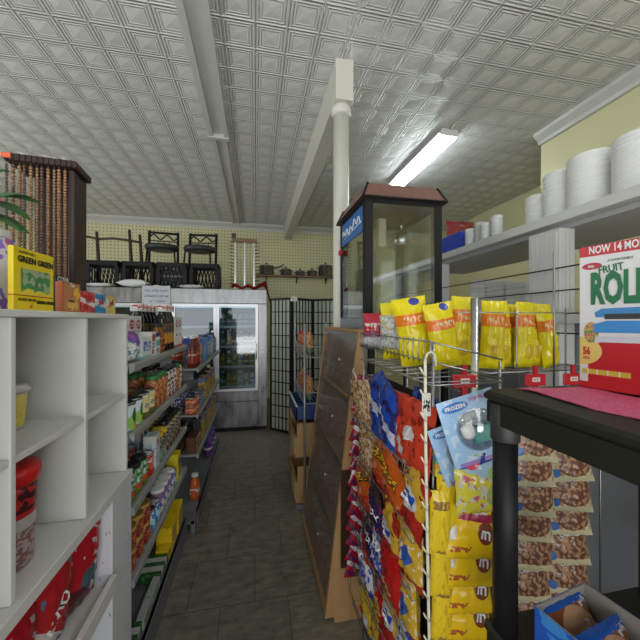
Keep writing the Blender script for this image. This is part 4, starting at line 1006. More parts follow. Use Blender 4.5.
# ================================================================== RIGHT: white built-in shelving
r = thing('white_shelving', 'white painted shelving with square posts along the right', 'shelf', (0, 0, 0))
MB().bbox(1.395, 2.0, -.6, 2.75, 2.01, 2.055, .002).build('top_board', white, r)
MB().box(1.45, 1.95, -.55, 2.70, 1.985, 2.009).build('under_batten', mat('batten_grey', (.4, .4, .4), .5), r)
MB().bbox(1.395, 2.0, -.6, 2.75, 1.535, 1.575, .002).build('middle_board', white, r)
for (y, wd) in ((1.25, .17), (2.25, .12), (.10, .17)):
    b = MB(); b.box(1.402, 1.49, y, y+wd, 0, 1.534); b.box(1.402, 1.49, y, y+wd, 1.576, 1.984)
    for k in range(6):
        yy = y+.012+k*(wd-.02)/6; b.box(1.399, 1.402, yy, yy+(wd-.02)/6-.008, 1.60, 1.97)
    for k in range(3):
        xx = 1.412+k*.024; b.box(xx, xx+.018, y-.003, y, 1.60, 1.97)
    b.build('post', white, r)
MB().box(1.50, 1.515, -.6, 2.75, 0, 1.534).build('lower_panel', mat('grey_panel', (.28, .29, .31), .5), r)
MB().box(1.42, 1.498, -.6, 2.75, .25, .27).build('low_ledge', gdark, r)
for z in (1.79, 1.685, 1.49):
    MB().tube([(1.375, -.4, z), (1.375, 2.72, z)], .0035, 6).build('front_rod', blkm, r)
# right wall pegboard panel
tag(MB().box(2.835, 2.849, -.2, 2.05, 2.35, 2.93).build('pegboard_panel', pegb), 'beige pegboard panel on the yellow wall at the right', 'pegboard')

def stack(label, x, y, z, n, rad, pitch, m, grp, name='foam_stack', cat='foam cups', sq=False):
    b = MB()
    prof = []
    for k in range(n):
        zz = k*pitch; prof += [(rad*.93, zz), (rad, zz+pitch*.35), (rad, zz+pitch*.6), (rad*.94, zz+pitch*.95)]
    prof += [(rad*.5, n*pitch+.004)]
    if not sq: b.lathe(prof, n=24)
    else:
        for k in range(n):
            zz = k*pitch; b.bbox(-rad, rad, -rad, rad, zz+.001, zz+pitch*.82, .004); b.box(-rad*.9, rad*.9, -rad*.9, rad*.9, zz+pitch*.8, zz+pitch+.001)
    o = b.build(name, m); o.location = (x, y, z)
    return tag(o, label, cat, grp)
gt = 'white foam stacks on top of the white shelving'
ZT = 2.056
stack('foam container stack at the corner nearest the yellow wall edge', 1.64, 1.58, ZT, 9, .078, .024, foam, gt)
stack('taller foam container stack, second from the wall corner', 1.62, 1.435, ZT, 12, .082, .0235, foam, gt)
stack('rounded foam plate stack left of the biggest stack', 1.60, 1.26, ZT, 14, .095, .0205, foam, gt)
stack('large foam plate stack at the right edge of the photo', 1.60, 1.05, ZT, 15, .10, .018, foam, gt)
stack('foam plate stack cut by the right edge of the photo', 1.60, .83, ZT, 15, .10, .018, foam, gt)
gp = 'clear cups on top of the white shelving'
for k, (y, lab) in enumerate(((1.96, 'clear plastic cup stack beside the blue box'), (1.885, 'clear plastic cup stack, second from the blue box'), (1.81, 'clear plastic cup stack, third from the blue box'), (1.74, 'clear plastic cup stack nearest the foam containers'))):
    stack(lab, 1.46+.02*(k % 2), y, ZT, 5+k % 2, .036, .024, mat('milky_cup', (.6, .62, .6), .2), gp, 'cup_stack', 'cups')
carton('blue_carton', 'long blue box at the far end of the white shelving top', .36, .125, .25, mat('royal_blue', (.02, .06, .45), .45), 1.43, 2.20, ZT, -PI/2, cat='box')
tag(pouch('red_net_bag', .26, .16, .14, A('a_rednet', (.12, .01, .01), [('spots', 30, .55, (.5, .03, .03))]), None, seed=81)[0], 'dark red speckled bag on the blue box', 'bag')
bpy.data.objects['red_net_bag'].location = (1.62, 2.30, ZT+.127)
gq = 'white foam stacks on the middle white shelf'
ZM = 1.576
stack('square foam tray stack furthest along the middle shelf', 1.72, 2.12, ZM, 9, .085, .030, foam, gq, 'foam_tray_stack', 'foam trays', True)
stack('square foam tray stack, middle of three on the middle shelf', 1.70, 1.92, ZM, 8, .085, .029, foam, gq, 'foam_tray_stack', 'foam trays', True)
stack('square foam tray stack nearest the wide white post', 1.68, 1.72, ZM, 7, .085, .029, foam, gq, 'foam_tray_stack', 'foam trays', True)
stack('round foam cup stack behind the roll-up carton', 1.60, 1.07, ZM, 12, .05, .026, foam, gq)
r = thing('green_bag', 'green bag on the low ledge at the right edge', 'bag', (1.405, .78, .72))
o, _ = pouch('pouch', .16, .2, .08, mat('bag_green', (.03, .22, .06), .4), r, seed=83); o.rotation_euler.z = -PI/2

# ================================================================== RIGHT: chips rack (wire)
r = thing('chips_rack', 'chrome wire rack holding a row of yellow chip bags', 'rack', (0, 0, 0))
zc = 1.362; xa, xe, ya, ye = .80, 1.30, .99, 1.13
b = MB()
b.tube([(xa, ya, zc), (xe, ya, zc), (xe, ye, zc), (xa, ye, zc), (xa, ya, zc)], .0028, 6)
b.tube([(xe, ye, zc+.215), (xe, ya, zc+.215), (xa-.12, ya, zc+.215)], .0024, 6)
for k in range(12): x = xa+.02+k*.042; b.tube([(x, ya, zc), (x, ye, zc)], .002, 5)
b.build('wire_shelf', galv, r)
MB().tube([(.742, .975, .0), (.742, .975, 1.625)], .0125, 14).build('post', chrome, r)
for (x, y, z0, z1) in ((.925, ya, 1.28, 1.58), (1.087, ya, 1.28, 1.80), (xe, ya, 0, 1.6), (xe, ye, 0, 1.6), (.845, ye, 0, 1.6)):
    MB().tube([(x, y, z0), (x, y, z1)], .0032, 8).build('upright', galv, r)
b = MB()
for z in (.2, .5, .8, 1.08): b.tube([(.845, ye, z), (xe, ye, z)], .003, 5)
b.build('back_grid', galv, r)
MB().box(.82, 1.28, ya+.03, ye-.01, 0.02, .05).build('base', gdark, r)
CH = A('a_chips', (.78, .64, .01), [('band', .62, .80, (.8, .22, .02)), ('scrib', (.2, .85, .66, .76), (.8, .6, .3), 12, 10), ('ell', .5, .25, .22, .12, (.65, .45, .02))], .22)
CH2 = A('a_chips2', (.80, .66, .01), [('band', .60, .76, (.8, .2, .02)), ('scrib', (.2, .9, .64, .72), (.85, .7, .4), 14, 10), ('ell', .62, .93, .16, .055, (.05, .06, .3))], .22)
CHB = A('a_chips_back', (.55, .6, .65), [('spots', 10, .58, (.1, .2, .5))], .3)
LIB['chips'] = (P_bag(.092, .262, .06, CH, seed=91, lump=.45), 'chip bag', 'chip_bag', '')
LIB['chips_big'] = (P_bag(.15, .30, .08, CH2, seed=92, lump=.35), 'chip bag', 'chip_bag', '')
gc = 'yellow chip bags on the wire racks'
for k, (px, lab) in enumerate(((494, 'yellow chip bag directly right of the chrome pole'), (512, 'yellow chip bag, second right of the chrome pole'), (530, 'yellow chip bag, third right of the chrome pole'), (545, 'yellow chip bag, fourth right of the chrome pole'), (558, 'yellow chip bag leaning at the right end of the row'))):
    X_, Z_ = at(px, 366, 1.03)
    place('chips', lab, (X_, 1.03+.025*(k % 2), zc+.004), R(-12)+random.uniform(-.35, .35), gc, ry=[.04, -.05, .03, .06, -.20][k], s=[.98, .93, .97, .95, .9][k])
place('chips', 'yellow chip bag in the second row between the first two bags', (at(503, 366, 1.09)[0], 1.09, zc+.004), R(-8), gc, ry=.03, s=.92)
place('chips', 'yellow chip bag in the second row behind the third bag', (at(524, 366, 1.09)[0], 1.09, zc+.004), R(-14), gc, ry=-.04, s=.95)
place('chips', 'yellow chip bag close behind the chrome pole', (.755, 1.05, zc+.02), R(-5), gc, ry=.05, s=.98)

# ================================================================== RIGHT: candy rack
r = thing('candy_rack', 'wire candy rack full of hanging sweets beside the aisle', 'rack', (0, 0, 0))
CX, CY0, CY1 = .475, .80, 1.40
wh = mat('wire_dull', (.22, .21, .19), .35, .6)
XR = .70
b = MB()
for z in (1.435, 1.49): b.tube([(XR, CY0, z-.055 if z > 1.46 else z-.055), (CX, CY0, z), (CX, CY1, z)], .0026, 6)
for k in range(19): y = CY0+k*.033; b.tube([(CX, y, 1.497), (CX-.006, y, 1.46), (CX, y, 1.425)], .0020, 5)
b.tube([(CX, CY1, 1.435), (XR, CY1, 1.38)], .0026, 5); b.tube([(CX, CY0, 1.37), (CX, CY1, 1.37), (XR, CY1, 1.37), (XR, CY0, 1.37), (CX, CY0, 1.37)], .0022, 5)
for k in range(8): y = CY0+.04+k*.075; b.tube([(CX, y, 1.37), (XR, y, 1.37)], .002, 5)
b.build('top_basket', galv, r)
tiers = [1.10, .93, .77, .61, .45, .29]
for z in tiers:
    b = MB()
    b.tube([(CX-.052, CY0+.02, z+.035), (CX-.052, CY1-.02, z+.035)], .0018, 5); b.tube([(CX-.048, CY0+.02, z), (CX-.048, CY1-.02, z)], .0018, 5)
    for k in range(24):
        y = CY0+.03+k*.0235; b.tube([(CX-.052, y, z+.035), (CX-.048, y+(.011 if k % 2 else -.011), z), (CX+.01, y, z-.005)], .0012, 4)
    b.build('wire_basket', wh, r)
for (x, y) in ((CX+.012, CY1-.01), (CX+.012, CY0+.012), (XR, CY1-.01), (XR, CY0+.01)):
    MB().tube([(x, y, 0), (x, y, 1.43 if x > .6 else 1.49)], .0065 if y > 1 else .004, 8).build('post', galv, r)
b = MB()
for z in (1.30, 1.12, .85, .55, .25): b.tube([(CX+.02, CY1-.02, z), (XR, CY1-.02, z)], .003, 5); b.tube([(XR, CY1-.01, z), (XR, CY0, z)], .003, 5); b.tube([(CX+.012, CY0+.012, z), (XR, CY0+.012, z)], .003, 5); b.tube([(CX+.012, CY0+.02, z), (CX+.012, CY1-.02, z)], .003, 5)
b.build('frame_wires', galv, r)
MB().box(CX+.075, CX+.08, CY0+.03, CY1-.03, .05, 1.30).build('back_panel', mat('rack_back', (.035, .02, .015), .6), r)
MB().box(CX+.0, XR-.01, CY0+.03, CY1-.03, .02, .04).build('base_tray', gdark, r)
# yellow bags in the top basket
place('chips_big', 'big yellow chip bag furthest left in the wire basket', (.585, 1.24, 1.385), R(-20), gc, ry=-.06, s=.80)
place('chips_big', 'big yellow chip bag with dark blue badge leaning in the basket', (.612, 1.10, 1.375), R(-12), gc, ry=-.16, s=.88)
place('chips_big', 'big yellow chip bag beside the chrome pole', (.690, 1.02, 1.375), R(0), gc, ry=-.18, s=.80)
LIB['redchip'] = (P_bag(.11, .15, .06, A('a_redchip', (.45, .02, .04), [('band', 0, .3, (.65, .65, .68)), ('spots', 8, .6, (.1, .1, .4), (0, 1, 0, .45)), ('scrib', (.1, .9, .5, .7), (.7, .6, .6), 10, 8)]), seed=95), 'snack bag', 'snack_bag', '')
LIB['whitechip'] = (P_bag(.10, .14, .06, A('a_whitechip', (.6, .62, .62), [('spots', 8, .55, (.5, .4, .1)), ('spots', 10, .6, (.2, .3, .4))]), seed=96), 'snack bag', 'snack_bag', '')
place('redchip', 'red and white snack bag at the far corner of the wire basket', (.515, 1.34, 1.43), R(-30), None)
place('whitechip', 'pale snack bag between the red bag and the yellow bags', (.535, 1.22, 1.43), R(-40), None)

# hanging sweets on the aisle side
def SW(key, m, txt, seed, w=.14, h=.18): LIB[key] = (P_bag(w, h, .045, m, txt, seed=seed, lump=.4), 'candy bag', 'candy_bag', '')
SW('c_blue', A('k_blue', (.015, .07, .42), [('spots', 6, .56, (.02, .02, .12)), ('diag', .75, .92, .5, (.5, .55, .65)), ('ell', .3, .3, .2, .14, (.35, .2, .1))], .18), None, 101, .16, .22)
SW('c_navy', A('k_navy', (.012, .02, .14), [('spots', 7, .55, (.04, .12, .45)), ('ell', .5, .5, .3, .15, (.4, .42, .5))], .18), None, 102, .15, .20)
SW('c_tan', A('k_tan', (.28, .15, .06), [('spots', 12, .52, (.5, .38, .25)), ('spots', 9, .62, (.12, .05, .02))], .25), None, 103, .13, .18)
SW('c_redorange', A('k_redo', (.55, .05, .02), [('diag', .55, .7, 1.2, (.5, .5, .48)), ('spots', 6, .6, (.25, .02, .01)), ('ell', .5, .55, .16, .1, (.65, .6, .6))], .2), [('Z', .05, ink_w, 0, .10, .2)], 104, .15, .19)
SW('c_orange', A('k_orange', (.58, .10, .01), [('band', 0, .35, (.45, .04, .02)), ('spots', 9, .58, (.5, .2, .12), (0, 1, 0, .5)), ('band', .93, 1, (.5, .1, .01))], .2), [('REESES', .040, ink_k, 0.002, .116, .08), ('REESES', .040, ink_y, 0, .118, .08)], 105, .17, .17)
SW('c_rocky', A('k_rocky', (.015, .015, .09), [('band', 0, .22, (.4, .02, .03)), ('spots', 8, .6, (.25, .02, .1)), ('band', .85, 1, (.05, .03, .03))], .2), [('ROCKY', .036, ink_w, 0, .085, .15)], 106, .14, .17)
SW('c_redgold', A('k_redgold', (.42, .02, .015), [('diag', .9, 1.3, .5, (.6, .36, .03)), ('spots', 7, .6, (.15, .02, .01)), ('ell', .55, .6, .28, .16, (.6, .6, .62)), ('ell', .55, .6, .2, .1, BLU)], .2), [('100', .045, ink_w, -.01, .10, .1)], 107, .14, .18)
SW('c_gold', A('k_gold', (.6, .38, .03), [('ell', .5, .45, .28, .18, (.04, .1, .4)), ('spots', 8, .6, (.7, .6, .5)), ('band', 0, .15, (.4, .05, .02))], .2), None, 108, .14, .18)
SW('c_white', A('k_white', (.6, .6, .62), [('spots', 9, .56, (.03, .08, .4)), ('band', 0, .18, (.02, .03, .3)), ('diag', 1.15, 1.5, .6, (.5, .01, .01))], .2), [('Hecd', .05, ink_w, 0, .125, .05), ('Milky', .046, ink_b, 0, .075, .05)], 109, .16, .18)
SW('c_red', A('k_red', (.5, .01, .01), [('ell', .4, .3, .3, .1, (.6, .35, .08)), ('spots', 7, .63, (.25, .01, .01))], .2), None, 110, .14, .19)
SW('c_yelred', A('k_yelred', (.55, .36, .02), [('diag', .5, .8, .8, (.45, .02, .02)), ('ell', .6, .3, .2, .12, (.55, .55, .6)), ('spots', 8, .62, (.02, .15, .12))], .2), None, 111, .13, .18)
rows = [['c_tan', 'c_blue', 'c_blue', 'c_redorange', 'c_redorange'],
        ['c_tan', 'c_orange', 'c_orange', 'c_redgold'],
        ['c_orange', 'c_rocky', 'c_redgold', 'c_gold', ],
        ['c_rocky', 'c_white', 'c_red', 'c_gold'],
        ['c_white', 'c_red', 'c_redgold', 'c_white'],
        ['c_yelred', 'c_yelred', 'c_red', 'c_yelred']]
nm = {'c_tan': 'tan speckled', 'c_blue': 'shiny blue', 'c_redorange': 'red-orange', 'c_redgold': 'red and gold', 'c_orange': 'orange yellow-lettered', 'c_rocky': 'navy white-lettered', 'c_gold': 'gold and blue', 'c_white': 'white and blue', 'c_red': 'plain red', 'c_yelred': 'yellow with red stripe'}
tn = ['top', 'second', 'third', 'fourth', 'fifth', 'bottom']
for ti, row in enumerate(rows):
    n = len(row); st = (CY1-CY0-.20)/(n-.4)
    for k, key in enumerate(row):
        y = CY1-.18-k*st
        pos = ['farthest', 'second farthest', 'third farthest', 'fourth farthest', 'nearest'][k] if k < n-1 else 'nearest'
        place(key, nm[key]+' candy bag, '+pos+' in the '+tn[ti]+' aisle-side basket', (CX-.048, y, tiers[ti]+.006), -PI/2+random.uniform(-.25, .25), 'candy bags in the aisle-side baskets', rx=random.uniform(-.1, .15), ry=random.uniform(-.45, .35), s=1.12)
place('c_navy', 'dark navy candy bag behind the shiny blue bags', (CX+.02, .93, 1.13), -PI/2, 'candy bags in the aisle-side baskets', ry=.1)

# front-facing column of sweets
def front_bag(key, label, x, y, z, ry=0, rz=0, s=1, g='sweets hanging on the front of the candy rack'): return place(key, label, (x, y, z), rz, g, ry=ry, s=s)
MM = A('k_mm', (.78, .5, .01), [('diag', .62, .74, .12, (.35, .02, .06)), ('ell', .78, .38, .17, .16, (.22, .05, .02)), ('ell', .12, .42, .12, .14, (.55, .52, .45)), ('band', .955, 1, (.65, .45, .02)), ('band', 0, .04, (.65, .42, .02)), ('scrib', (.1, .5, .12, .2), (.4, .1, .03), 18, 20)], .22)
LIB['mm'] = (P_bag(.155, .185, .04, MM, [('m&m', .040, ink_br, .01, .145, .0, 1.15), ('caramel', .015, ink_w, .03, .125, -.1), ('m', .045, ink_w, .042, .07, -.3)], seed=120, lump=.3), 'candy bag', 'candy_bag', '')
ym = [(.885, 'yellow candy bag, topmost of the column behind the black leg'), (.79, 'yellow candy bag, second down behind the black leg'), (.695, 'yellow candy bag, third down behind the black leg'), (.60, 'yellow candy bag, fourth down behind the black leg'), (.50, 'yellow candy bag, fifth down behind the black leg'), (.40, 'yellow candy bag, lowest behind the black leg')]
for k, (z, lab) in enumerate(ym):
    X_, Z_ = at(473, 561+30*k, .74)
    place('mm', lab, (X_, .735+.006*k, Z_), R(-10), 'yellow candy bags hanging behind the black leg', rx=-R(14), ry=.03-.02*(k % 3), s=.92)
PE = A('k_peach', (.72, .52, .02), [('rect', .15, .85, .72, .85, (.25, .15, .03)), ('spots', 6, .62, (.6, .35, .02))], .22)
LIB['slim'] = (P_bag(.07, .20, .03, PE, seed=121), 'candy bag', 'candy_bag', '')
for k, (px, py, lab) in enumerate(((439, 556, 'slim yellow bag, highest of the slim column by the cream strip'), (441, 600, 'slim yellow bag, second of the slim column'), (443, 645, 'slim yellow bag, third of the slim column'), (445, 690, 'slim yellow bag, lowest of the slim column'))):
    X_, Z_ = at(px, py, .77)
    place('slim', lab, (X_, .765+.004*k, Z_), R(-15), 'slim yellow bags by the cream strip', ry=.04, s=.85)
X_, Z_ = at(452, 545, .765); place('slim', 'slim yellow bag hanging above the yellow column', (X_, .765, Z_), R(-5), None, ry=.02, s=1.15)
# blister card
def bubble(label, x, y, z, ry, s=1):
    r = thing('blister_pack', label, 'toy pack', (x, y, z), R(-10), 'light blue blister packs'); r.rotation_euler = (0, ry, R(-10)); r.scale = (s, s, s)
    MB().bbox(-.085, .085, 0, .0015, 0, .20, .0005).build('card', A('a_blister', (.32, .5, .72), [('spots', 6, .56, (.5, .62, .75)), ('ell', .3, .87, .24, .07, (.05, .18, .5)), ('rect', .1, .95, .0, .06, (.3, .2, .5))], .3), r)
    lettering('FROZEN', .016, ink_w, r, -.034, -.0012, .174, bold=.03)
    lettering('TOP PLAY', .014, mat('pink_ink', (.6, .05, .25), .4), r, .04, -.0012, .183, bold=.02)
    MB().lathe([(.062, 0), (.062, .004), (.054, .018), (.03, .026), (.005, .028)], n=28).build('bubble', clearpl, r, loc=(.012, -.0002, .095), rot=(R(90), 0, 0))
    MB().bbox(-.01, .055, -.016, -.002, .06, .105, .006).build('teal_toy', mat('teal_toy_m', (.15, .55, .48), .35), r)
    MB().lathe([(.014, 0), (.02, .01), (.02, .03), (.012, .04)], n=14).build('white_toy', whitep, r, loc=(-.022, -.012, .085))
    MB().box(-.035, .02, -.0025, -.0004, .11, .15).build('toy_photo', A('a_toyph', (.6, .6, .65), [('spots', 8, .55, (.3, .4, .5))]), r)
X_, Z_ = at(478, 458, .72); bubble('light blue toy blister pack with teal toy, in front under the red tag', X_, .70, Z_, -.30, .86)
X_, Z_ = at(470, 478, .76); bubble('light blue toy blister pack half hidden behind the front one', X_, .755, Z_, -.35, .80)
LIB['berry'] = (P_bag(.15, .15, .04, A('k_berry', (.35, .5, .6), [('diag', .35, .62, -.25, (.02, .05, .25)), ('ell', .3, .55, .16, .18, (.6, .08, .12)), ('ell', .42, .72, .1, .1, (.2, .45, .05)), ('ell', .75, .25, .15, .15, (.3, .45, .1))], .2), seed=123), 'candy bag', 'candy_bag', '')
X_, Z_ = at(482, 486, .71); front_bag('berry', 'pale blue sweets bag with red berries and navy swoosh', X_, .70, Z_, rz=R(-10), ry=-.1, s=.85, g=None)
LIB['rain'] = (P_box(.075, .075, .02, A('k_rain', (.55, .45, .02), [('band', .55, .75, (.1, .35, .1)), ('band', .35, .55, (.6, .25, .02)), ('diag', .7, .9, .3, (.05, .2, .4)), ('scrib', (.1, .9, .1, .3), BLU, 14, 14)])), 'candy box', 'candy_box', '')
front_bag('rain', 'small rainbow striped candy box left of the blister packs', at(447, 477, .77)[0], .77, at(447, 477, .77)[1], rz=R(-8), g=None, s=.85)
LIB['ylime'] = (P_bag(.11, .12, .035, A('k_ylime', (.6, .52, .05), [('spots', 6, .55, (.5, .5, .42)), ('spots', 8, .62, (.5, .12, .15)), ('ell', .85, .4, .18, .2, (.3, .35, .1))], .2), seed=124), 'candy bag', 'candy_bag', '')
front_bag('ylime', 'lime yellow sweets bag with clear window above the yellow column', at(478, 515, .71)[0], .70, at(478, 515, .71)[1], rz=R(-8), ry=-.06, g=None)

# cream clip strip
r = thing('clip_strip', 'long cream clip strip hanging at the corner of the candy rack', 'clip strip', (.448, .765, 0)); r.rotation_euler = (0, 0, 0)
b = MB(); b.tube([(-.012, .0, 1.445), (-.006, 0, 1.462), (.006, 0, 1.467), (.017, 0, 1.455), (.019, 0, 1.43)], .003, 8)
b.tube([(-.012, 0, 1.445), (-.010, 0, 1.2), (-.002, 0, .8), (.006, 0, .40), (.01, 0, .2)], .0042, 8)
b.build('strip', cream, r)
b = MB()
for k in range(20):
    z = 1.40-k*.058; x = -.011+.02*(1.4-z)/1.2
    MB().tube([(x, -.003, z), (x-.014, -.006, z+.018), (x-.019, -.006, z+.028)], .0025, 5).build('clip', cream, r)
MB().box(-.024, .0, -.007, -.005, 1.30, 1.36).build('tag', A('a_striptag', (.6, .58, .5), [('scrib', (.1, .9, .2, .8), BLK, 5, 6)]), r)

# strip of red packets
r0 = thing('packet_strip', 'hanging strip holding red candy packets by the display case', 'clip strip', (.452, 1.50, 0))
MB().tube([(.05, .088, 1.30), (.038, .07, 1.29), (.035, 0, 1.27), (.02, 0, .9), (.0, 0, .30)], .003, 6).build('strip', whitep, r0)
LIB['redpk'] = (P_bag(.085, .10, .025, A('k_redpk', (.36, .008, .025), [('diag', .60, .78, .3, (.55, .52, .56)), ('diag', .25, .4, .3, (.10, .015, .08)), ('spots', 5, .6, (.14, .01, .06))], .2), seed=131), 'candy packet', 'candy_packet', '')
pn_ = ['topmost', 'second', 'third', 'fourth', 'fifth', 'sixth', 'seventh', 'eighth', 'ninth', 'tenth', 'eleventh', 'twelfth', 'lowest']
for k in range(13):
    z = 1.175-k*.071
    place('redpk', 'red and white candy packet, '+pn_[k]+(' down' if 0 < k < 12 else '')+' on the hanging strip', (.490-.0030*k, 1.455, z), R(2)+random.uniform(-.3, .3), 'red candy packets on the hanging strip', ry=.35+random.uniform(-.15, .15), s=1.08)
MB().tube([(.0, 0, .30), (.002, 0, .22)], .006, 6).build('strip_tail', clearpl, r0)

# red price holders
def holder(label, x, y, z, w=.105, h=.06):
    r = thing('price_holder', label, 'price tag', (x, y, z), R(-3), 'red price tags on the wire racks')
    MB().bbox(-w/2, w/2, 0, .008, 0, h, .003).build('plate', red, r)
    MB().box(-.015, .015, -.0015, -.0001, h*.35, h*.72).build('sticker', mat('sticker_white', (.7, .66, .64), .5), r)
    lettering('$2.29', .0085, ink_r, r, 0, -.0022, h*.53, bold=.01)
    MB().box(-.008, .008, .0005, .0075, h, h+.03).build('hook', red, r)
    MB().box(-.010, .010, .0005, .0075, -.03, 0).build('lower_clip', red, r)
for px, py, Y_, lab in ((465, 388, .90, 'red price tag in front of the chrome pole'), (536, 386, .955, 'red price tag under the middle of the yellow chip row'), (574, 385, .955, 'red price tag under the right end of the chip row')):
    X_, Z_ = at(px, py, Y_); holder(lab, X_, Y_, Z_, .082, .042)
# cookie bags rack behind the black shelf leg
CKM = A('k_cookie', (.62, .55, .34), [('ell', .52, .47, .44, .34, (.16, .065, .035)), ('spots', 9, .52, (.45, .24, .12), (.08, .96, .14, .80)), ('ell', .12, .2, .09, .09, (.05, .15, .45)), ('band', .88, 1, (.66, .6, .42)), ('band', 0, .1, (.6, .56, .36))], .28)
LIB['cookie'] = (P_bag(.15, .155, .045, CKM, [('Chocolate', .017, ink_w, .0, .122, .12)], seed=140, lump=.3), 'cookie bag', 'cookie_bag', '')
CKM2 = A('k_cookie2', (.60, .53, .33), [('rect', .06, .96, .16, .84, (.13, .05, .03)), ('spots', 10, .5, (.40, .22, .12), (.06, .96, .16, .62)), ('ell', .3, .86, .3, .16, (.5, .52, .6)), ('scrib', (.1, .5, .8, .92), DBL, 10, 14), ('ell', .1, .2, .09, .09, (.05, .15, .45))], .28)
LIB['cookie2'] = (P_bag(.15, .155, .045, CKM2, [('Chocolate', .017, ink_w, .0, .105, .12)], seed=141, lump=.3), 'cookie bag', 'cookie_bag', '')
r = thing('cookie_rack', 'wire rack holding cookie bags behind the black shelf leg', 'rack', (0, 0, 0))
b = MB()
for x in (.83, .97, 1.11): b.tube([(x, .945, 0), (x, .945, 1.26)], .0045, 8)
for z in (1.22, 1.0, .7, .4, .1): b.tube([(.82, .945, z), (1.12, .945, z)], .003, 6)
b.build('back_grid', galv, r)
cz = [(at(543, q, .86)[1], kk) for q, kk in ((463, 'cookie'), (487, 'cookie'), (520, 'cookie'), (546, 'cookie'), (577, 'cookie2'), (608, 'cookie2'), (640, 'cookie2'))]
rn = ['topmost', 'second', 'third', 'fourth', 'fifth', 'sixth', 'lowest']
for k, (z, key) in enumerate(cz):
    for c, x in enumerate((.885, 1.04)):
        if c == 1 and k == 0: continue
        place(key, 'cream chocolate cookie bag, '+rn[k]+(' row' if k not in (0,) else ' row')+(' left column' if c == 0 else ' right column'), (x+random.uniform(-.006, .006), .855+.004*k, z+random.uniform(-.004, .004)), R(-14), 'chocolate cookie bags', rx=-R(12), ry=random.uniform(-.05, .06), s=.96)

# ================================================================== RIGHT FRONT: black plastic shelf
r = thing('plastic_shelf', 'black plastic shelving unit in the right foreground', 'shelf', (0, 0, 0))
TZ = 1.400
sx0, sx1, sy0, sy1 = .484, .94, -.36, .612
olive = mat('shelf_top_plastic', (.02, .02, .015), .5, 0, .3)
def tray(z, name='shelf_board'):
    b = MB(); b.bbox(sx0, sx1, sy0, sy1, z-.022, z, .008)
    b.box(sx0+.004, sx0+.018, sy0+.01, sy1-.01, z-.066, z-.022); b.box(sx1-.018, sx1-.004, sy0+.01, sy1-.01, z-.066, z-.022)
    b.box(sx0+.018, sx1-.018, sy0+.008, sy0+.022, z-.066, z-.022); b.box(sx0+.018, sx1-.018, sy1-.022, sy1-.008, z-.066, z-.022)
    for k in range(6): b.box(sx0+.018, sx1-.018, sy0+.1+k*.15, sy0+.106+k*.15, z-.055, z-.022)
    return b.build(name, [olive], r)
tray(TZ); tray(.905); tray(.42)
for (x, y) in ((sx0+.028, sy1-.034), (sx1-.03, sy1-.034), (sx0+.028, sy0+.034), (sx1-.03, sy0+.034)):
    b = MB(); b.lathe([(.0235, .0), (.0235, .353)], x, y, 24); b.lathe([(.0235, .422), (.0235, .838)], x, y, 24); b.lathe([(.0235, .907), (.0235, 1.30)], x, y, 24)
    b.build('leg', blk, r)
    MB().lathe([(.027, 1.30), (.028, 1.303), (.028, 1.376)], x, y, 24).build('leg_collar', mat('collar', (.03, .03, .028), .5), r)
b = MB()
for y in (.40, .47): b.tube([(.60, y, TZ-.07), (.60, y, TZ-.095), (.60, y+.01, TZ-.10)], .003, 6)
b.build('wire_hooks', galv, r)

# pink sheet
b = MB(); n = 22; vs = []; fs = []
for j in range(n+1):
    for i in range(9):
        u = i/8; v = j/n
        x = .556+u*.165+.006*math.sin(v*17); y = .592-v*.50-(.0+.02*u)
        z = TZ+.003+.0012*math.sin(u*9+v*12)+.001*math.sin(v*31)
        vs.append((x, y, z))
for j in range(n):
    for i in range(8): a = j*9+i; fs.append((a, a+1, a+10, a+9))
n0 = len(vs); vs += [(p[0], p[1], p[2]-.0015) for p in vs]; fs += [tuple(n0+i for i in reversed(f)) for f in fs]
tag(b.add(vs, fs, 0, True).build('pink_sheet', A('a_pink', (.70, .10, .22), [('spots', 40, .6, (.78, .25, .35))], .6)), 'bright pink sheet lying on the black plastic shelf', 'sheet')

# roll-up carton
FX, FYY = .694, .572
RZ_ = math.atan2(-.085, .022)   # face runs toward the camera side
r = thing('fruit_snack_carton', 'large white and red fruit snack carton standing on the pink sheet', 'carton', (FX, FYY, TZ+.0055), RZ_)
Wd, Hh = .27, .302
frm = A('a_rollup', (.70, .70, .69), [
  ('band', .925, 1, (.55, .02, .03)),
  ('ell', .42, -.02, .62, .385, (.5, .015, .02)),
  ('rect', 0, .06, .0, .40, (.70, .70, .69)),
  ('ell', .0, .26, .15, .10, (.75, .55, .15)),
  ('rect', 0, .06, 0, .15, (.66, .66, .64)),
  ('band', 0, .045, (.5, .015, .02)),
  ('ell', .085, .855, .065, .024, (.5, .02, .04)),
  ('rect', .02, .32, .10, .135, (.6, .45, .05)),
  ('rect', .055, .065, .10, .135, (.7, .7, .68)), ('rect', .115, .125, .10, .135, (.7, .7, .68)), ('rect', .18, .19, .10, .135, (.7, .7, .68)), ('rect', .25, .26, .10, .135, (.7, .7, .68)),
 ], .3)
MB().bbox(0, Wd, 0, .11, 0, Hh, .0015).build('carton_body', frm, r)
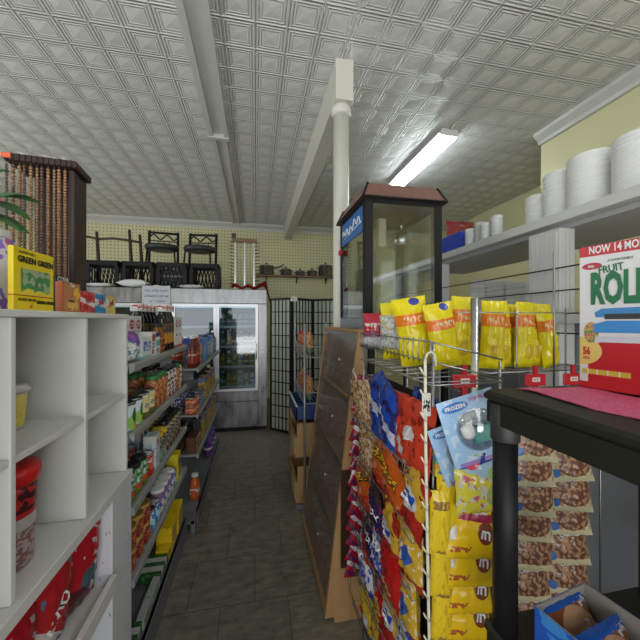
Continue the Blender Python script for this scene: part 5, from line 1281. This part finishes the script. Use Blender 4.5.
# rolled fruit artwork: printed colour bands
b = MB()
def strip(poly, mi):
    n_ = len(poly); b.add([(x, -.0008-.0002*mi, z) for x, z in poly]+[(x, -.0002, z) for x, z in poly], [tuple(range(n_)), tuple(range(2*n_-1, n_-1, -1))], mi)
strip([(.030, .150), (.27, .160), (.27, .175), (.04, .168), (.028, .160)], 0)
strip([(.026, .118), (.27, .122), (.27, .145), (.05, .143), (.026, .136)], 1)
strip([(.045, .146), (.27, .148), (.27, .158), (.045, .157)], 2)
strip([(.12, .100), (.27, .105), (.27, .128), (.20, .128), (.12, .115)], 3)
strip([(.028, .098), (.12, .100), (.10, .112), (.03, .110)], 4)
b.build('printed_rolls', [mat('p_sky', (.03, .22, .5), .3), mat('p_blue', (.04, .25, .6), .3), mat('p_black', (.02, .02, .02), .3), mat('p_green', (.2, .35, .03), .3), mat('p_wht', (.6, .6, .65), .3)], r)
lettering('NOW 14 MORE', .0225, ink_w, r, .066, -.0012, .291, bold=.02, sxx=.62)
lettering('FRUIT', .021, ink_g, r, .055, -.0012, .249, bold=.02, tilt=.10, sxx=.75)
lettering('ROLL-UPS', .088, ink_g, r, .104, -.0016, .207, bold=.045, sxx=.43)
lettering('Betty', .008, ink_w, r, .022, -.0014, .258, bold=.01, sxx=.6)
lettering('56', .022, ink_r, r, .014, -.0012, .078, bold=.03, sxx=.6)
lettering('ROLLS', .007, ink_r, r, .014, -.0012, .064, bold=.01, sxx=.6)
lettering('A GOOD SOURCE', .007, ink_g, r, .070, -.0012, .266, bold=.0, sxx=.7)
# circular badge
b = MB(); nseg = 24
strip([(.022+.013*math.cos(t*2*PI/nseg), .118+.022*math.sin(t*2*PI/nseg)) for t in range(nseg)], 0)
b.build('round_badge', [A('a_badge', (.6, .3, .1), [('spots', 5, .55, (.1, .3, .1)), ('spots', 7, .6, (.4, .05, .1))])], r)

# open tray carton on the lower shelf
r = thing('open_tray_carton', 'open blue tray carton with cookie packs on the lower black shelf', 'carton', (.597, .126, .906), R(10))
wd, ln_, ht = .15, .40, .095
bl = A('a_traycarton', (.02, .10, .5), [('spots', 5, .62, (.05, .25, .65)), ('diag', .2, .3, .3, (.6, .35, .05))], .35)
card = mat('grey_card', (.36, .33, .29), .7)
b = MB(); t = .003
b.box(0, wd, 0, ln_, 0, t)
for a_ in ((0, t, 0, ln_), (wd-t, wd, 0, ln_), (t, wd-t, ln_-t, ln_), (t, wd-t, 0, t)): b.box(a_[0], a_[1], a_[2], a_[3], t, ht)
b.build('tray_inner', card, r)
b = MB(); b.box(-.001, -.0002, 0, ln_, 0, ht); b.box(0, wd, ln_+.0002, ln_+.001, 0, ht); b.box(wd+.0002, wd+.001, 0, ln_, 0, ht)
b.build('printed_sleeve', bl, r)
LIB['cpack'] = (P_bag(.15, .11, .04, A('k_cpack', (.22, .07, .03), [('ell', .5, .5, .3, .35, (.5, .27, .14)), ('band', .85, 1, (.02, .1, .45)), ('band', 0, .14, (.02, .1, .45)), ('spots', 12, .6, (.6, .6, .62), (.6, 1, .1, .9))], .22), seed=151), 'cookie pack', 'cookie_pack', '')
for k, (q, lab) in enumerate(((.33, 'cookie pack at the far end of the open tray carton'), (.265, 'cookie pack, second from the far end of the tray carton'), (.19, 'cookie pack, third from the far end of the tray carton'), (.11, 'cookie pack nearest in the open tray carton'))):
    c_, n_ = math.cos(R(10)), math.sin(R(10))
    place('cpack', lab, (.597+.075*c_-q*n_, .126+.075*n_+q*c_, .925), R(10), 'cookie packs in the tray carton', rx=R(-38), s=.9)
